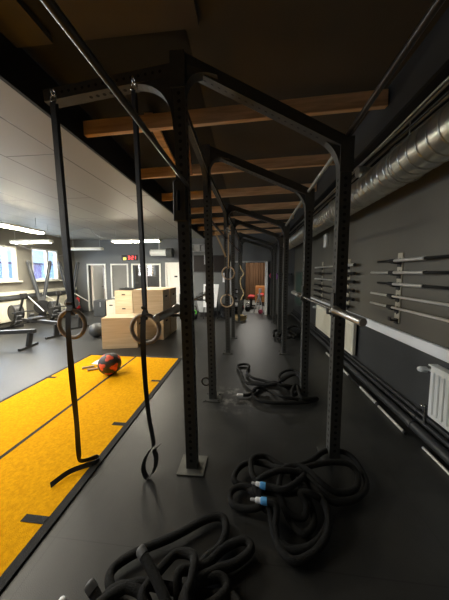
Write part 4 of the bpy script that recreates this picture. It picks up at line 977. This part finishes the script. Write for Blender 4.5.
# ------------------------------------------------------------------ storage room contents
t = thing('curtain', 'brown pleated curtain across the back of the storage room', 'curtain', (.62, 13.3, 0))
m = MB(); n = 80; vs = []
for k in range(n+1):
    x = -.75+1.65*k/n; y = .07*math.sin(k*.9)+.03*math.sin(k*2.3)
    vs += [(x, y, .02), (x, y*.8, 2.55)]
m.add(vs, [(2*k, 2*k+2, 2*k+3, 2*k+1) for k in range(n)], None, True); m.build('cloth', M['curtain'], t)
m = MB(); m.cyl((-.85, 0, 2.58), (1.0, 0, 2.58), .018, 10); m.build('curtain_rod', M['black'], t)
t = thing('orange_cabinet', 'orange wooden cabinet in front of the brown curtain', 'cabinet', (.72, 12.5, 0))
m = MB(); m.box((0, 0, .45), (.62, .4, .9)); m.build('body', M['orange_wood'], t, .006)
m = MB(); m.box((0, -.21, .66), (.56, .02, .38)); d = m.build('door', M['orange_wood'], t, .004); m = MB(); m.cyl((.2, -.22, .66), (.2, -.25, .66), .015, 8); m.build('knob', M['chrome'], d)
def bench(label, loc, rz):
    t = thing('weight_bench', label, 'bench', loc, rz, 'red benches in the storage room')
    m = MB(); m.cbox((0, 0, .50), (.9, .30, .10), .03); m.build('pad', M['red'], t)
    m = MB(); m.bar((-.5, 0, .43), (.5, 0, .43), .07, .06); m.build('frame', M['black'], t)
    for s in (-1, 1):
        m = MB(); m.bar((s*.38, 0, .43), (s*.45, 0, .03), .06, .06); m.bar((s*.45, -.25, .03), (s*.45, .25, .03), .06, .05); m.build('leg', M['black'], t)
bench('nearer red padded weight bench inside the storage room', (.16, 10.7, 0), 1.5)
bench('farther red padded weight bench inside the storage room', (.66, 11.7, 0), 1.5)
t = thing('chrome_rack', 'chrome stand leaning by the right jamb of storage opening', 'stand', (.46, 9.25, 0))
for a, b in (((0, 0, .78), (-.22, -.14, .0)), ((0, 0, .78), (.16, -.16, 0)), ((0, 0, .78), (0, .22, 0)), ((-.15, -.09, .3), (.1, -.1, .3)), ((-.10, 0, .72), (.12, 0, .72))):
    m = MB(); m.cyl(a, b, .022, 10); m.build('tube', M['lgrey'], t)
m = MB(); m.cbox((.03, 0, .88), (.12, .1, .2), .02); m.build('head', M['lgrey'], t)
m = MB(); m.lathe([(.09*math.sin(PI*q/14) if 0 < q < 14 else 0, .09-.09*math.cos(PI*q/14)) for q in range(15)], None, 20); o = m.build('pink_ball', M['pink'], None, 0, (.50, 8.98, .0)); tag(o, 'small pink ball on the floor by the chrome stand', 'ball')
t = thing('dumbbell_rack', 'dark low dumbbell rack inside the storage room at left', 'rack', (-.52, 10.2, 0))
for z in (.35, .75):
    m = MB(); m.box((0, 0, z), (.62, .36, .04), rot=(.2, 0, 0)); m.build('shelf', M['black'], t)
for s in (-1, 1):
    m = MB(); m.bar((s*.32, .1, 0), (s*.32, .1, .95), .05, .08); m.bar((s*.32, -.25, .025), (s*.32, .25, .025), .05, .05); m.build('side_frame', M['black'], t)
db = None
for k in range(6):
    loc = (-.72+.2*(k % 3), 10.2, .875 if k < 3 else .475); lb = ['left', 'middle', 'right'][k % 3]+(' dumbbell on the top shelf' if k < 3 else ' dumbbell on the lower shelf')+' of the dark rack'
    if db is None:
        db = thing('dumbbell', lb, 'dumbbell', loc, 0, 'dumbbells on the dark rack')
        m = MB(); m.cyl((0, -.06, 0), (0, .06, 0), .014, 10); m.build('handle', M['chrome'], db)
        for s in (-1, 1): m = MB(); m.lathe([(0, -.04), (.05, -.04), (.06, -.02), (.06, .02), (.05, .04), (0, .04)], None, 6, (0, s*.1, 0), 'y', False); m.build('head', M['black'], db)
    else: dup(db, loc, 0, lb)
kettle('leftmost black kettlebell on the floor inside the storage opening', (-.30, 9.45, 0), 'black', 'black', 1.1)
kettle('middle black kettlebell on the floor inside the storage opening', (.0, 9.6, 0), 'black', 'chrome', 1.0)
kettle('red kettlebell on the floor inside the storage opening', (-.27, 9.79, 0), 'red', 'black', 1.0)
# pegboard items seen through the open door
t = thing('key_board', 'pale board of dark hooks seen through the open door', 'board', (-6.98, 10.28, 1.35))
m = MB(); m.box((0, 0, 0), (.6, .02, 1.0)); m.build('backing', M['lgrey'], t)
m = MB()
for a in range(4):
    for b in range(5): m.box((-.22+a*.14+.02*(b % 2), -.025, -.4+b*.19), (.05, .03, .07))
m.build('hooks', M['grey'], t)

# ------------------------------------------------------------------ lights
def area(name, loc, rot, sx, sy, e, col):
    l = bpy.data.lights.new(name, 'AREA'); l.shape = 'RECTANGLE'; l.size = sx; l.size_y = sy; l.energy = e; l.color = col
    o = bpy.data.objects.new(name, l); COL.objects.link(o); o.location = loc; o.rotation_euler = rot; o['kind'] = 'helper'
    return o
day = (.86, .93, 1.0); warm = (1, .92, .76)
# daylight through the left windows (beams face into the room)
area('window_light', (XL-.25, (W1[0]+W1[1])/2, 1.9), (0, -PI/2, 0), 1.0, 1.8, 50, day)
area('window_light', (XL-.25, (W2[0]+W2[1])/2, 1.9), (0, -PI/2, 0), 1.0, 1.0, 35, day)
area('window_light', (XL-.25, (W3[0]+W3[1])/2, 1.9), (0, -PI/2, 0), 1.0, 2.6, 85, day)
# seen fluorescent battens, then two unseen lamps added to brighten the near side
for loc, rz, L, e in (((-3.20, 6.35, 2.46), 0, 1.3, 60), ((-6.1, 5.95, 2.42), 0, 1.1, 50), ((-5.2, 4.25, 2.56), PI/2, 2.2, 60), ((-3.6, 1.9, 2.78), PI/2, 2.2, 62), ((-5.2, 1.0, 2.78), PI/2, 2.2, 45)):
    area('batten_and_fill_light', loc, (0, 0, rz), L, .16, e, warm)
area('storage_light', (.2, 11.8, 2.8), (0, 0, 0), 1.0, .3, 60, (1, .95, .85))
area('closet_fill_light', (-6.2, 9.7, 2.8), (0, 0, 0), .5, .3, 10, (1, .98, .95))  # small unseen light added to brighten the closet
area('office_light', (-4.0, 10, 2.8), (0, 0, 0), 1.0, .3, 30, (1, .95, .88))

wd = bpy.data.worlds.new('World'); S.world = wd; wd.use_nodes = True
nt = wd.node_tree; bg = nt.nodes['Background']
sky = nt.nodes.new('ShaderNodeTexSky'); sky.sky_type = 'NISHITA'; sky.sun_disc = False; sky.sun_elevation = math.radians(35); sky.sun_rotation = math.radians(200); sky.dust_density = 3
nt.links.new(sky.outputs['Color'], bg.inputs['Color']); bg.inputs['Strength'].default_value = .95

S.view_settings.view_transform = 'Standard'
try: S.view_settings.look = 'None'
except Exception: pass
S.view_settings.exposure = 0.52
